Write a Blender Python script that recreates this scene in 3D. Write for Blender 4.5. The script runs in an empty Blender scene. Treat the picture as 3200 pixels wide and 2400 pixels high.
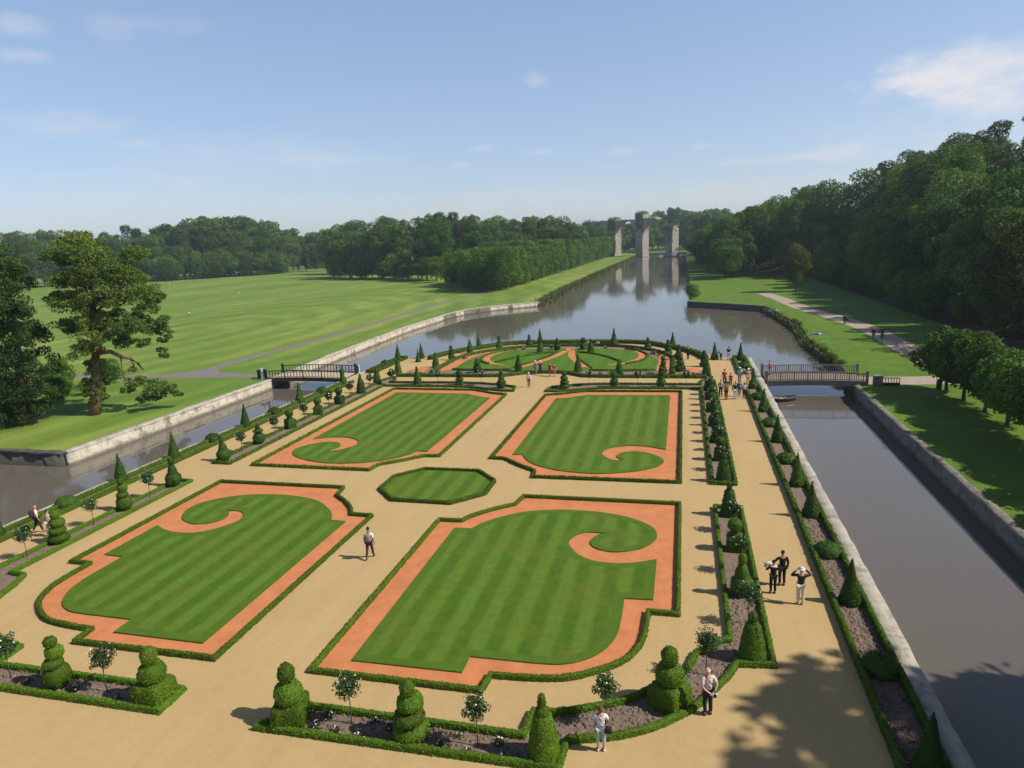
import bpy, bmesh, math, random
import numpy as np
from mathutils import Matrix, Vector
R=random.Random(7); NR=np.random.default_rng(11)
rad=math.radians
S=bpy.context.scene; COL=S.collection
# ------------------------------------------------------------------ camera
H=16.0; F,PITCH,YAW,ROLL=2132.28,0.206033,0.249982,-0.044408
cp,sp,cy,sy=math.cos(PITCH),math.sin(PITCH),math.cos(YAW),math.sin(YAW)
fw=Vector((-sy*cp,cy*cp,-sp)); r0=Vector((cy,sy,0)); u0=r0.cross(fw)
rt=r0*math.cos(ROLL)+u0*math.sin(ROLL); up=-r0*math.sin(ROLL)+u0*math.cos(ROLL)
cam=bpy.data.cameras.new('camera'); cam.sensor_width=36; cam.lens=F/3200*36; cam.clip_end=9000; cam.clip_start=.3
co=bpy.data.objects.new('camera',cam); COL.objects.link(co)
co.matrix_world=Matrix(((rt.x,up.x,-fw.x,0),(rt.y,up.y,-fw.y,0),(rt.z,up.z,-fw.z,H),(0,0,0,1)))
S.camera=co
AX=-16.05                                   # the garden's axis of symmetry
def mir(p): return [(2*AX-x,y) for x,y in p][::-1]
# ------------------------------------------------------------------ world and sun
EL=44.0
w=bpy.data.worlds.new('World'); S.world=w; w.use_nodes=True
nt=w.node_tree; N=nt.nodes; L=nt.links; N.clear()
def nd(t,tree=None,**k):
    n=(tree or nt).nodes.new(t)
    for a,b in k.items(): setattr(n,a,b)
    return n
out=nd('ShaderNodeOutputWorld'); bg=nd('ShaderNodeBackground')
sky=nd('ShaderNodeTexSky',sky_type='NISHITA'); sky.sun_disc=False
sky.sun_elevation=rad(EL); sky.sun_rotation=rad(90); sky.air_density=1.0; sky.dust_density=.7; sky.ozone_density=5; sky.altitude=100
bg.inputs[1].default_value=.105
tc=nd('ShaderNodeTexCoord')
def pxdir(px,py):                           # a direction in the sky, taken from the photograph
    k=3200/2212; x=(px*k-1600)/F; y=-(py*k-1200)/F
    return (fw+rt*x+up*y).normalized()
def vm(op,a,b=None):
    n=nd('ShaderNodeVectorMath',operation=op)
    L.new(a,n.inputs[0])
    if b is not None:
        if isinstance(b,(tuple,Vector)): n.inputs[1].default_value=tuple(b)
        else: L.new(b,n.inputs[1])
    return n
def mm(op,a,b,c=None):
    n=nd('ShaderNodeMath',operation=op)
    for i,v in enumerate((a,b,c)):
        if v is None: continue
        if isinstance(v,(int,float)): n.inputs[i].default_value=v
        else: L.new(v,n.inputs[i])
    return n.outputs[0]
D=tc.outputs['Generated']
stretch=vm('MULTIPLY',D,(1,1,1.9)).outputs[0]
nz=nd('ShaderNodeTexNoise'); nz.inputs['Scale'].default_value=7; nz.inputs['Detail'].default_value=7; nz.inputs['Roughness'].default_value=.6
L.new(stretch,nz.inputs['Vector'])
nz2=nd('ShaderNodeTexNoise'); nz2.inputs['Scale'].default_value=34; nz2.inputs['Detail'].default_value=6; nz2.inputs['Roughness'].default_value=.62
L.new(stretch,nz2.inputs['Vector'])
noise=mm('ADD',mm('MULTIPLY',nz.outputs['Fac'],.75),mm('MULTIPLY',nz2.outputs['Fac'],.75))   # about .75 in the mean
CL=[(2120,150,190,62,.78,.6),(2010,172,90,22,.6,.5),(2170,215,150,34,.55,.9),(2120,300,330,95,.34,1.6),(1160,172,34,22,.36,1.2),(240,55,60,30,.26,1.2),(370,52,80,20,.16,1.2),(30,50,60,22,.34,.9),(50,122,55,16,.36,.9),
(150,265,125,30,.34,1.0),(290,310,48,13,.26,.9),(560,345,300,60,.26,1.3),(700,345,140,18,.22,1.0),(1040,320,45,11,.3,.8),(995,356,32,9,.42,.7),(1165,328,34,9,.36,.8),(1340,328,34,10,.3,.8),(1520,315,30,8,.45,.7),(1330,358,34,7,.25,.8),(1820,330,90,20,.34,.9),(1660,345,130,11,.28,.9),(1700,430,420,60,.28,1.5),(1100,440,700,50,.30,1.6),(300,430,500,50,.25,1.6)]
tot=None
for px,py,a,b,op,soft in CL:
    c=pxdir(px,py); ri=Vector((0,0,1)).cross(c).normalized()*-1; uu=ri.cross(c)
    du=mm('MULTIPLY',vm('DOT_PRODUCT',D,tuple(ri)).outputs['Value'],1474/a)
    dv=mm('MULTIPLY',vm('DOT_PRODUCT',D,tuple(uu)).outputs['Value'],1474/b)
    d2=mm('ADD',mm('MULTIPLY',du,du),mm('MULTIPLY',dv,dv))
    front=mm('GREATER_THAN',vm('DOT_PRODUCT',D,tuple(c)).outputs['Value'],.5)
    v=mm('SUBTRACT',mm('ADD',mm('SUBTRACT',1.0,d2),mm('MULTIPLY',noise,2.2)),1.85)
    m=nd('ShaderNodeMapRange',interpolation_type='SMOOTHSTEP'); L.new(v,m.inputs[0])
    m.inputs[1].default_value=-.25; m.inputs[2].default_value=.55+soft*.9; m.inputs[3].default_value=0; m.inputs[4].default_value=op
    k=mm('MULTIPLY',m.outputs[0],front)
    tot=k if tot is None else mm('SUBTRACT',mm('ADD',tot,k),mm('MULTIPLY',tot,k))
gm=nd('ShaderNodeGamma'); gm.inputs[1].default_value=.6; L.new(sky.outputs[0],gm.inputs[0])   # thin high haze evens out the sky
hs=nd('ShaderNodeHueSaturation'); hs.inputs['Saturation'].default_value=1.07; hs.inputs['Value'].default_value=2.5
sz=nd('ShaderNodeSeparateXYZ'); L.new(D,sz.inputs[0]); zf=nd('ShaderNodeMapRange',interpolation_type='SMOOTHSTEP'); L.new(sz.outputs[2],zf.inputs[0]); zf.inputs[1].default_value=.33; zf.inputs[2].default_value=.85; zf.inputs[3].default_value=1; zf.inputs[4].default_value=.33   # added dimming of the upper sky, weakens the fill light in shade
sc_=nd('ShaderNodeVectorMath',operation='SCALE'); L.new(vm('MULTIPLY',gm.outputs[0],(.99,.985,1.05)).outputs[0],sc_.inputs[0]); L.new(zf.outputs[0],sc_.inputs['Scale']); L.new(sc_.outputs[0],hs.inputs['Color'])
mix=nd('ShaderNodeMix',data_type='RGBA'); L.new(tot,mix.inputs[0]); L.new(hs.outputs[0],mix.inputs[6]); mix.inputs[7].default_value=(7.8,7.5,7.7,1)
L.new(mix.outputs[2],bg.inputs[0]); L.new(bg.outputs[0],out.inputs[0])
sl=bpy.data.lights.new('sun','SUN'); sl.energy=5.0; sl.angle=rad(.55); sl.color=(1,.94,.83)
so=bpy.data.objects.new('sun',sl); COL.objects.link(so); so.location=(60,0,60)
so.rotation_euler=Vector((math.cos(rad(EL)),-.02,math.sin(rad(EL)))).to_track_quat('Z','Y').to_euler()
S.view_settings.view_transform='Standard'; S.view_settings.look='None'; S.view_settings.gamma=1; S.view_settings.exposure=.06
c=S.cycles; c.max_bounces=6; c.diffuse_bounces=3; c.glossy_bounces=3; c.transmission_bounces=3; c.transparent_max_bounces=4; c.volume_bounces=0
# ------------------------------------------------------------------ materials
def mat(name):
    m=bpy.data.materials.new(name); m.use_nodes=True
    t=m.node_tree; p=t.nodes['Principled BSDF']; p.inputs['Specular IOR Level'].default_value=.25; p.inputs['Roughness'].default_value=.85
    return m,t,p
def lk(t,a,b): t.links.new(a,b)
def ramp(t,fac,stops):
    n=t.nodes.new('ShaderNodeValToRGB'); e=n.color_ramp.elements
    while len(e)<len(stops): e.new(.5)
    for q,(p,col) in zip(e,stops): q.position=p; q.color=(*col,1)
    lk(t,fac,n.inputs[0]); return n.outputs[0]
def noi(t,scale,detail=4,rough=.55,vec=None,sc=(1,1,1)):
    g=t.nodes.new('ShaderNodeNewGeometry'); v=g.outputs['Position']
    if sc!=(1,1,1):
        q=t.nodes.new('ShaderNodeVectorMath'); q.operation='MULTIPLY'; lk(t,v,q.inputs[0]); q.inputs[1].default_value=sc; v=q.outputs[0]
    n=t.nodes.new('ShaderNodeTexNoise'); n.inputs['Scale'].default_value=scale; n.inputs['Detail'].default_value=detail; n.inputs['Roughness'].default_value=rough
    lk(t,v,n.inputs['Vector']); return n.outputs['Fac']
def bump(t,p,h,st,dist=.05):
    b=t.nodes.new('ShaderNodeBump'); b.inputs['Strength'].default_value=st; b.inputs['Distance'].default_value=dist
    lk(t,h,b.inputs['Height']); lk(t,b.outputs[0],p.inputs['Normal'])
def mixc(t,f,a,b,mode='MIX'):
    n=t.nodes.new('ShaderNodeMix'); n.data_type='RGBA'; n.blend_type=mode
    for i,v in ((0,f),(6,a),(7,b)):
        if isinstance(v,(int,float)): n.inputs[i].default_value=v
        elif isinstance(v,tuple): n.inputs[i].default_value=(*v,1)
        else: lk(t,v,n.inputs[i])
    return n.outputs[2]
def two(name,a,b,scale,rough=.85,bs=0,bsc=30,sc=(1,1,1),lo=.3,hi=.7,spec=.25):
    m,t,p=mat(name); p.inputs['Roughness'].default_value=rough; p.inputs['Specular IOR Level'].default_value=spec
    lk(t,ramp(t,noi(t,scale,6,.6,sc=sc),[(lo,a),(hi,b)]),p.inputs['Base Color'])
    if bs: bump(t,p,noi(t,bsc,4,.6),bs)
    return m
def plain(name,col,rough=.7,spec=.3):
    m,t,p=mat(name); p.inputs['Base Color'].default_value=(*col,1); p.inputs['Roughness'].default_value=rough; p.inputs['Specular IOR Level'].default_value=spec; return m
M={}
# pale sand, swept, with broad wear and fine grit
m,t,p=mat('sand'); a=ramp(t,noi(t,.22,5,.6),[(.3,(.44,.305,.14)),(.7,(.51,.36,.178))]); b=mixc(t,.5,a,ramp(t,noi(t,14,4,.7),[(.3,(.41,.28,.115)),(.7,(.54,.38,.185))]))
lk(t,mixc(t,.22,b,ramp(t,noi(t,.9,5,.6,sc=(1,.12,1)),[(.35,(.40,.27,.12)),(.65,(.55,.39,.19))])),p.inputs['Base Color']); a=mixc(t,1.0,p.inputs['Base Color'].links[0].from_socket,ramp(t,noi(t,2.4,8,.78),[(.3,(.94,.935,.93)),(.6,(1.02,1.02,1.02))]),'MULTIPLY'); lk(t,a,p.inputs['Base Color']); bump(t,p,noi(t,22,5,.7),.45,.03); p.inputs['Roughness'].default_value=.95; M['sand']=m
m,t,p=mat('red_sand'); a=ramp(t,noi(t,.35,5,.6),[(.3,(.53,.195,.075)),(.7,(.60,.23,.095))]); lk(t,mixc(t,.45,a,ramp(t,noi(t,16,4,.7),[(.3,(.49,.17,.06)),(.7,(.63,.25,.11))])),p.inputs['Base Color']); a=mixc(t,1.0,p.inputs['Base Color'].links[0].from_socket,ramp(t,noi(t,1.1,7,.72),[(.3,(.82,.80,.78)),(.62,(1.05,1.05,1.05))]),'MULTIPLY'); lk(t,a,p.inputs['Base Color']); bump(t,p,noi(t,24,4,.7),.3,.03); p.inputs['Roughness'].default_value=.95; M['red']=m
def lawnmat(name,c1,c2,patch,stripe):
    m,t,p=mat(name)
    g=t.nodes.new('ShaderNodeNewGeometry'); s=t.nodes.new('ShaderNodeSeparateXYZ'); lk(t,g.outputs['Position'],s.inputs[0])
    def ma(op,a,b):
        n=t.nodes.new('ShaderNodeMath'); n.operation=op
        for i,v in ((0,a),(1,b)):
            if isinstance(v,(int,float)): n.inputs[i].default_value=v
            else: lk(t,v,n.inputs[i])
        return n.outputs[0]
    wob=ma('MULTIPLY',noi(t,.5,3,.5),.35)
    ph=ma('SINE',ma('MULTIPLY',ma('ADD',s.outputs[0],wob),2*math.pi/stripe),0)
    st=ramp(t,ma('ADD',ma('MULTIPLY',ph,.5),.5),[(.25,c1),(.75,c2)])
    st=mixc(t,ramp(t,noi(t,.35,5,.6),[(.45,(0,0,0)),(.72,(.8,.8,.8))]),st,patch)
    f=ramp(t,noi(t,26,5,.75),[(.25,(.62,.62,.62)),(.75,(1.3,1.3,1.3))])
    f2=ramp(t,noi(t,2.2,5,.65),[(.3,(.86,.86,.86)),(.7,(1.12,1.12,1.12))])
    lk(t,mixc(t,1.0,mixc(t,1.0,st,f,'MULTIPLY'),f2,'MULTIPLY'),p.inputs['Base Color']); bump(t,p,noi(t,40,4,.7),.7,.05); p.inputs['Roughness'].default_value=.8; p.inputs['Specular IOR Level'].default_value=.15
    return m
M['lawn']=lawnmat('striped_turf',(.072,.148,.008),(.112,.204,.020),(.13,.165,.018),1.36)
M['band']=lawnmat('mown_edge_turf',(.084,.162,.012),(.09,.17,.013),(.10,.16,.018),9)
M['lawn2']=lawnmat('round_turf',(.075,.165,.010),(.09,.185,.014),(.11,.175,.016),2.3)
# park grass with long mowing streaks that follow the canal
m,t,p=mat('park_grass'); s1=ramp(t,noi(t,1,5,.55,sc=(.05,.006,1)),[(.30,(.105,.21,.018)),(.5,(.165,.262,.028)),(.66,(.25,.312,.058))])
s2=ramp(t,noi(t,.02,4,.6),[(.35,(.10,.185,.018)),(.65,(.225,.27,.05))]); s3=ramp(t,noi(t,1,6,.6,sc=(.30,.009,1)),[(.36,(.86,.86,.86)),(.64,(1.12,1.12,1.12))]); a=mixc(t,1.0,mixc(t,.5,s1,s2),s3,'MULTIPLY')
a=mixc(t,1.0,a,ramp(t,noi(t,7,5,.7),[(.25,(.75,.75,.75)),(.75,(1.18,1.18,1.18))]),'MULTIPLY'); lk(t,a,p.inputs['Base Color']); bump(t,p,noi(t,12,5,.7),.6,.08); g=t.nodes.new('ShaderNodeNewGeometry'); vd=t.nodes.new('ShaderNodeVectorMath'); vd.operation='MULTIPLY'; lk(t,g.outputs['Position'],vd.inputs[0]); vd.inputs[1].default_value=(1,.42,0)
v2=t.nodes.new('ShaderNodeVectorMath'); v2.operation='DISTANCE'; lk(t,vd.outputs[0],v2.inputs[0]); v2.inputs[1].default_value=(-104,46,0)
q1=t.nodes.new('ShaderNodeMath'); q1.operation='MULTIPLY_ADD'; lk(t,noi(t,.06,3,.5),q1.inputs[0]); q1.inputs[1].default_value=9; lk(t,v2.outputs['Value'],q1.inputs[2])
q2=t.nodes.new('ShaderNodeMath'); q2.operation='MULTIPLY'; lk(t,q1.outputs[0],q2.inputs[0]); q2.inputs[1].default_value=.85
q3=t.nodes.new('ShaderNodeMath'); q3.operation='SINE'; lk(t,q2.outputs[0],q3.inputs[0]); q4=t.nodes.new('ShaderNodeMath'); q4.operation='MULTIPLY_ADD'; lk(t,q3.outputs[0],q4.inputs[0]); q4.inputs[1].default_value=.5; q4.inputs[2].default_value=.5
a=mixc(t,1.0,a,ramp(t,q4.outputs[0],[(.3,(.88,.92,.86)),(.8,(1.14,1.09,1.2))]),'MULTIPLY')
m2=ramp(t,noi(t,.22,6,.7),[(.32,(.84,.86,.8)),(.68,(1.12,1.1,1.15))]); a=mixc(t,1.0,a,m2,'MULTIPLY'); lk(t,a,p.inputs['Base Color']); M['grass']=m
m,t,p=mat('bank_grass'); a=mixc(t,.5,ramp(t,noi(t,1,5,.6,sc=(.5,.05,1)),[(.3,(.095,.185,.012)),(.7,(.14,.235,.02))]),ramp(t,noi(t,.3,4,.6),[(.3,(.085,.17,.011)),(.7,(.135,.225,.018))]))
a=mixc(t,1.0,a,ramp(t,noi(t,8,5,.7),[(.25,(.7,.7,.7)),(.75,(1.2,1.2,1.2))]),'MULTIPLY'); lk(t,a,p.inputs['Base Color']); bump(t,p,noi(t,12,5,.7),.7,.08); m2=ramp(t,noi(t,.35,6,.7),[(.32,(.72,.76,.7)),(.68,(1.14,1.1,1.15))]); a=mixc(t,1.0,a,m2,'MULTIPLY'); lk(t,a,p.inputs['Base Color']); M['grass2']=m
m,t,p=mat('dug_soil'); a=ramp(t,noi(t,5,8,.75),[(.28,(.10,.068,.048)),(.5,(.25,.18,.135)),(.74,(.39,.30,.235))]); lk(t,a,p.inputs['Base Color']); bump(t,p,noi(t,7,7,.75),1.0,.12); M['soil']=m
M['path']=two('grey_track',(.17,.14,.135),(.25,.205,.20),1.6,bs=.3)
M['path2']=two('gravel_walk',(.34,.27,.215),(.43,.345,.28),1.2,bs=.3)
M['floor']=two('wood_floor_soil',(.03,.035,.015),(.07,.065,.03),.5)
def stone(name,a,b,dark,bsz=(1.1,.42)):
    m,t,p=mat(name); base=ramp(t,noi(t,1.1,7,.68),[(.3,a),(.65,b)])
    base=mixc(t,ramp(t,noi(t,.8,7,.75),[(.52,(0,0,0)),(.62,(.8,.8,.8))]),base,dark)
    base=mixc(t,ramp(t,noi(t,3.5,5,.7,sc=(.35,.35,2.2)),[(.56,(0,0,0)),(.66,(.7,.7,.7))]),base,dark)
    g=t.nodes.new('ShaderNodeNewGeometry'); sx=t.nodes.new('ShaderNodeSeparateXYZ'); lk(t,g.outputs['Position'],sx.inputs[0]); ad=t.nodes.new('ShaderNodeMath'); ad.operation='MULTIPLY_ADD'; lk(t,noi(t,1.5,4,.6),ad.inputs[0]); ad.inputs[1].default_value=.5; lk(t,sx.outputs[2],ad.inputs[2])
    wet=t.nodes.new('ShaderNodeMapRange'); lk(t,ad.outputs[0],wet.inputs[0]); wet.inputs[1].default_value=-.85; wet.inputs[2].default_value=-.55; wet.inputs[3].default_value=.8; wet.inputs[4].default_value=0
    base=mixc(t,wet.outputs[0],base,(.075,.07,.045)); lk(t,base,p.inputs['Base Color']); bump(t,p,noi(t,5,6,.75),.8,.08); p.inputs['Roughness'].default_value=.95; return m
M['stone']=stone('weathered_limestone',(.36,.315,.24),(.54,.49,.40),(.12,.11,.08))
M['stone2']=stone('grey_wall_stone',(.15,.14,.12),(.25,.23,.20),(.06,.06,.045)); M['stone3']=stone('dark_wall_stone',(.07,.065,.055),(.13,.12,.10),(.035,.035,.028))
M['coping']=stone('coping_stone',(.36,.32,.26),(.50,.455,.38),(.2,.185,.14))
M['ruin']=stone('old_masonry',(.29,.26,.225),(.42,.38,.33),(.13,.135,.095))
m,t,p=mat('canal_water'); p.inputs['Roughness'].default_value=.05; p.inputs['IOR'].default_value=1.33; p.inputs['Specular IOR Level'].default_value=.5
lk(t,ramp(t,noi(t,.05,4,.5),[(.3,(.118,.102,.082)),(.7,(.138,.119,.097))]),p.inputs['Base Color']); bump(t,p,noi(t,1.1,4,.6,sc=(1,.5,1)),.10,.05); M['water']=m
def leafmat(name,dark,light,hue=.03,trans=.3,rough=.6):
    m,t,p=mat(name); at=t.nodes.new('ShaderNodeAttribute'); at.attribute_name='tone'
    oi=t.nodes.new('ShaderNodeObjectInfo')
    c=ramp(t,at.outputs['Fac'],[(0,dark),(1,light)])
    h=t.nodes.new('ShaderNodeHueSaturation'); lk(t,c,h.inputs['Color'])
    for o,i,lo,hi in ((0,'Hue',.5-hue,.5+hue),(1,'Value',.68,1.28)):
        mr=t.nodes.new('ShaderNodeMapRange'); lk(t,oi.outputs['Random'],mr.inputs[0])
        if o:
            q=t.nodes.new('ShaderNodeMath'); q.operation='FRACT'; q2=t.nodes.new('ShaderNodeMath'); q2.operation='MULTIPLY'; q2.inputs[1].default_value=7.31; lk(t,oi.outputs['Random'],q2.inputs[0]); lk(t,q2.outputs[0],q.inputs[0]); lk(t,q.outputs[0],mr.inputs[0])
        mr.inputs[3].default_value=lo; mr.inputs[4].default_value=hi; lk(t,mr.outputs[0],h.inputs[i])
    p.inputs['Roughness'].default_value=rough; p.inputs['Specular IOR Level'].default_value=.22; lk(t,h.outputs[0],p.inputs['Base Color'])
    tr=t.nodes.new('ShaderNodeBsdfTranslucent'); lk(t,h.outputs[0],tr.inputs['Color'])
    mx=t.nodes.new('ShaderNodeMixShader'); mx.inputs[0].default_value=trans; lk(t,p.outputs[0],mx.inputs[1]); lk(t,tr.outputs[0],mx.inputs[2]); lk(t,mx.outputs[0],t.nodes['Material Output'].inputs[0])
    return m
M['box']=leafmat('clipped_box_leaves',(.05,.105,.006),(.17,.275,.016),.008,.18)
M['yew']=leafmat('clipped_yew_leaves',(.026,.068,.008),(.095,.18,.015),.01,.15)
M['wood']=leafmat('woodland_leaves',(.013,.048,.007),(.165,.29,.024),.032,.38)
M['wood2']=leafmat('pale_woodland_leaves',(.03,.07,.018),(.20,.28,.06),.02,.4)
M['lime']=leafmat('lime_leaves',(.026,.08,.009),(.16,.28,.028),.012,.42)
M['pine']=leafmat('pine_needles',(.045,.08,.013),(.18,.24,.042),.01,.38)
M['cedar']=leafmat('dark_conifer_needles',(.018,.05,.011),(.095,.165,.026),.01,.3)
M['rose']=leafmat('rose_leaves',(.022,.055,.016),(.09,.15,.045),.02,.2)
M['reed']=leafmat('reed_leaves',(.07,.10,.025),(.17,.18,.06),.01,.2)
M['bark']=two('grey_bark',(.055,.042,.03),(.13,.10,.075),6,bs=.8,sc=(1,1,.3))
M['pinebark']=two('red_brown_bark',(.13,.075,.045),(.25,.15,.10),5,bs=.8,sc=(1,1,.3))
M['stem']=plain('thin_stem',(.09,.075,.05))
M['oak']=two('weathered_grey_timber',(.17,.135,.11),(.30,.25,.205),5,bs=.4,sc=(1,1,.4))
M['iron']=plain('dark_painted_iron',(.022,.026,.026),.45,.4)
M['white']=plain('white_paint',(.72,.70,.66),.6)
M['deck']=two('deck_planks',(.42,.34,.22),(.52,.43,.29),3,sc=(6,.4,1))
M['dsteel']=two('dull_grey_beam',(.13,.12,.105),(.19,.175,.15),2)
PET={}
def cloth(c,r=.85):
    k='cloth_%02x%02x%02x'%tuple(int(v*255) for v in c)
    if k not in PET:
        m,t,p=mat('woven_fabric'); p.inputs['Roughness'].default_value=r
        lk(t,ramp(t,noi(t,18,4,.6),[(.3,tuple(v*.86 for v in c)),(.7,tuple(min(1,v*1.1) for v in c))]),p.inputs['Base Color']); PET[k]=m
    return PET[k]
# ------------------------------------------------------------------ object helpers
def tag(o,label=None,cat=None,group=None,kind=None):
    if label: o['label']=label
    if cat: o['category']=cat
    if group: o['group']=group
    if kind: o['kind']=kind
    return o
def link(name,me,parent=None):
    o=bpy.data.objects.new(name,me); COL.objects.link(o)
    if parent is not None: o.parent=parent
    return o
def empty(name,loc=(0,0,0),rz=0):
    o=bpy.data.objects.new(name,None); COL.objects.link(o); o.location=loc; o.rotation_euler=(0,0,rz); o.empty_display_size=.3; return o
def mesh(name,V,Q,mats,tone=None,mi=None,smooth=False):
    me=bpy.data.meshes.new(name); V=np.asarray(V,np.float32); Q=np.asarray(Q,np.int32); n=len(Q); k=Q.shape[1]
    me.vertices.add(len(V)); me.vertices.foreach_set('co',V.ravel())
    me.loops.add(n*k); me.loops.foreach_set('vertex_index',Q.ravel())
    me.polygons.add(n); me.polygons.foreach_set('loop_start',np.arange(0,n*k,k,dtype=np.int32)); me.polygons.foreach_set('loop_total',np.full(n,k,np.int32))
    for m_ in (mats if isinstance(mats,(list,tuple)) else [mats]): me.materials.append(m_)
    if mi is not None: me.polygons.foreach_set('material_index',np.asarray(mi,np.int32))
    if smooth: me.polygons.foreach_set('use_smooth',np.ones(n,bool))
    me.update(calc_edges=True); me.validate()
    if tone is not None:
        a=me.attributes.new('tone','FLOAT','FACE'); a.data.foreach_set('value',np.asarray(tone,np.float32)[:len(me.polygons)])
    return me
def bm_mesh(name,bm,mats,smooth=False):
    me=bpy.data.meshes.new(name); bm.normal_update(); bm.to_mesh(me); bm.free()
    for m_ in (mats if isinstance(mats,(list,tuple)) else [mats]): me.materials.append(m_)
    if smooth: me.polygons.foreach_set('use_smooth',np.ones(len(me.polygons),bool))
    return me
def box(bm,x0,x1,y0,y1,z0,z1,mi=0,T=None):
    vs=[bm.verts.new(T@Vector(q) if T else q) for q in ((x0,y0,z0),(x1,y0,z0),(x1,y1,z0),(x0,y1,z0),(x0,y0,z1),(x1,y0,z1),(x1,y1,z1),(x0,y1,z1))]
    for f in ((3,2,1,0),(4,5,6,7),(0,1,5,4),(1,2,6,5),(2,3,7,6),(3,0,4,7)):
        fa=bm.faces.new([vs[i] for i in f]); fa.material_index=mi
def tube(bm,pts,rads,n=8,mi=0,cap=True):
    rings=[]; P=[Vector(p) for p in pts]
    for i,p in enumerate(P):
        d=(P[min(i+1,len(P)-1)]-P[max(i-1,0)]).normalized(); a=d.orthogonal().normalized() if abs(d.z)<.9 else Vector((1,0,0)); a=(a-d*a.dot(d)).normalized(); b=d.cross(a)
        rings.append([bm.verts.new(p+(a*math.cos(2*math.pi*k/n)+b*math.sin(2*math.pi*k/n))*rads[i]) for k in range(n)])
    for r1,r2 in zip(rings,rings[1:]):
        for k in range(n):
            f=bm.faces.new((r1[k],r1[(k+1)%n],r2[(k+1)%n],r2[k])); f.smooth=True; f.material_index=mi
    if cap:
        for r_ in (rings[0][::-1],rings[-1]): bm.faces.new(r_).material_index=mi
def tubes(name,lst,m_,parent=None,n=8):
    bm=bmesh.new()
    for pts,rr in lst: tube(bm,pts,rr,n)
    return link(name,bm_mesh(name,bm,m_),parent)
def slab(name,poly,z0,z1,m_,parent=None,side=None):
    bm=bmesh.new(); t_=[bm.verts.new((x,y,z1)) for x,y in poly]; f=bm.faces.new(t_); f.normal_update()
    if f.normal.z<0: f.normal_flip()
    if z1>z0:
        b_=[bm.verts.new((x,y,z0)) for x,y in poly]; n=len(poly)
        for i in range(n):
            j=(i+1)%n; s_=bm.faces.new((t_[i],b_[i],b_[j],t_[j])); s_.material_index=1 if side else 0
    bmesh.ops.triangulate(bm,faces=[f]); bmesh.ops.recalc_face_normals(bm,faces=bm.faces)
    return link(name,bm_mesh(name,bm,[m_]+([side] if side else [])),parent)
def cr(pts,n=6):                            # smooth curve through points
    P=[pts[0]]+list(pts)+[pts[-1]]; o=[]
    for i in range(1,len(P)-2):
        p0,p1,p2,p3=(np.array(P[i+k],float) for k in (-1,0,1,2))
        for k in range(n):
            s=k/n; o.append(tuple(.5*((2*p1)+(-p0+p2)*s+(2*p0-5*p1+4*p2-p3)*s*s+(-p0+3*p1-3*p2+p3)*s**3)))
    o.append(tuple(pts[-1])); return o
def path(items,n=6):                        # nested lists are smoothed
    o=[]
    for it in items:
        seg=cr(it,n) if isinstance(it,list) else [it]
        for q in seg:
            if not o or (abs(o[-1][0]-q[0])+abs(o[-1][1]-q[1]))>1e-3: o.append((float(q[0]),float(q[1])))
    return o
def inside(p,poly):
    x,y=p; r_=False
    for (x0,y0),(x1,y1) in zip(poly,poly[1:]+poly[:1]):
        if (y0>y)!=(y1>y) and x<(x1-x0)*(y-y0)/(y1-y0)+x0: r_=not r_
    return r_
# ------------------------------------------------------------------ foliage helpers
def scatter(V,Q,dens):
    V=np.asarray(V,float); Q=np.asarray(Q); T=np.concatenate([Q[:,[0,1,2]],Q[:,[0,2,3]]])
    a,b,c_=V[T[:,0]],V[T[:,1]],V[T[:,2]]; nn=np.cross(b-a,c_-a); ar=np.linalg.norm(nn,axis=1)/2
    ok=ar>1e-9; a,b,c_,nn,ar=a[ok],b[ok],c_[ok],nn[ok],ar[ok]
    n=max(4,int(ar.sum()*dens)); i=NR.choice(len(ar),n,p=ar/ar.sum()); u,v=NR.random(n),NR.random(n); s=np.sqrt(u)
    P=a[i]*(1-s)[:,None]+b[i]*(s*(1-v))[:,None]+c_[i]*(s*v)[:,None]
    return P,nn[i]/(2*ar[i])[:,None]
def leaves(P,Nm,size,spread=.9,asp=.62,jit=.35):
    n=len(P); nn=Nm+NR.normal(size=(n,3))*spread; nn/=np.linalg.norm(nn,axis=1)[:,None]+1e-9
    t_=np.cross(nn,NR.normal(size=(n,3))); t_/=np.linalg.norm(t_,axis=1)[:,None]+1e-9; b_=np.cross(nn,t_)
    sz=size*(1+NR.uniform(-jit,jit,n)); t_=t_*(sz*.5)[:,None]; b_=b_*(sz*asp*.5)[:,None]
    V=np.stack([P-t_,P-t_*.1-b_,P+t_,P-t_*.1+b_],1).reshape(-1,3); return V,np.arange(4*n).reshape(-1,4)
def wob(P,amp,fr):                          # smooth lumpy displacement
    P=np.asarray(P,float); ph=NR.uniform(0,6.28,(3,3))
    return sum(np.sin(P@NR.normal(size=(3,3))*fr*(1+.6*k)+ph[k]) for k in range(3))*amp/2
def leafy(name,V,Q,dens,ls,m_,parent=None,bodytone=.1,lift=.3,tone=(.1,.9),spread=.8):
    V=np.asarray(V,float); P,Nm=scatter(V,Q,dens); LV,LQ=leaves(P+Nm*ls*lift*NR.random((len(P),1)),Nm,ls,spread)
    tt=np.clip(NR.normal((tone[0]+tone[1])/2,.15,len(LQ))+wob(P,.12,1.3)[:,0],0,1)
    return link(name,mesh(name,np.concatenate([V,LV]),np.concatenate([Q,LQ+len(V)]),m_,np.concatenate([np.full(len(Q),bodytone),tt])),parent)
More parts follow.
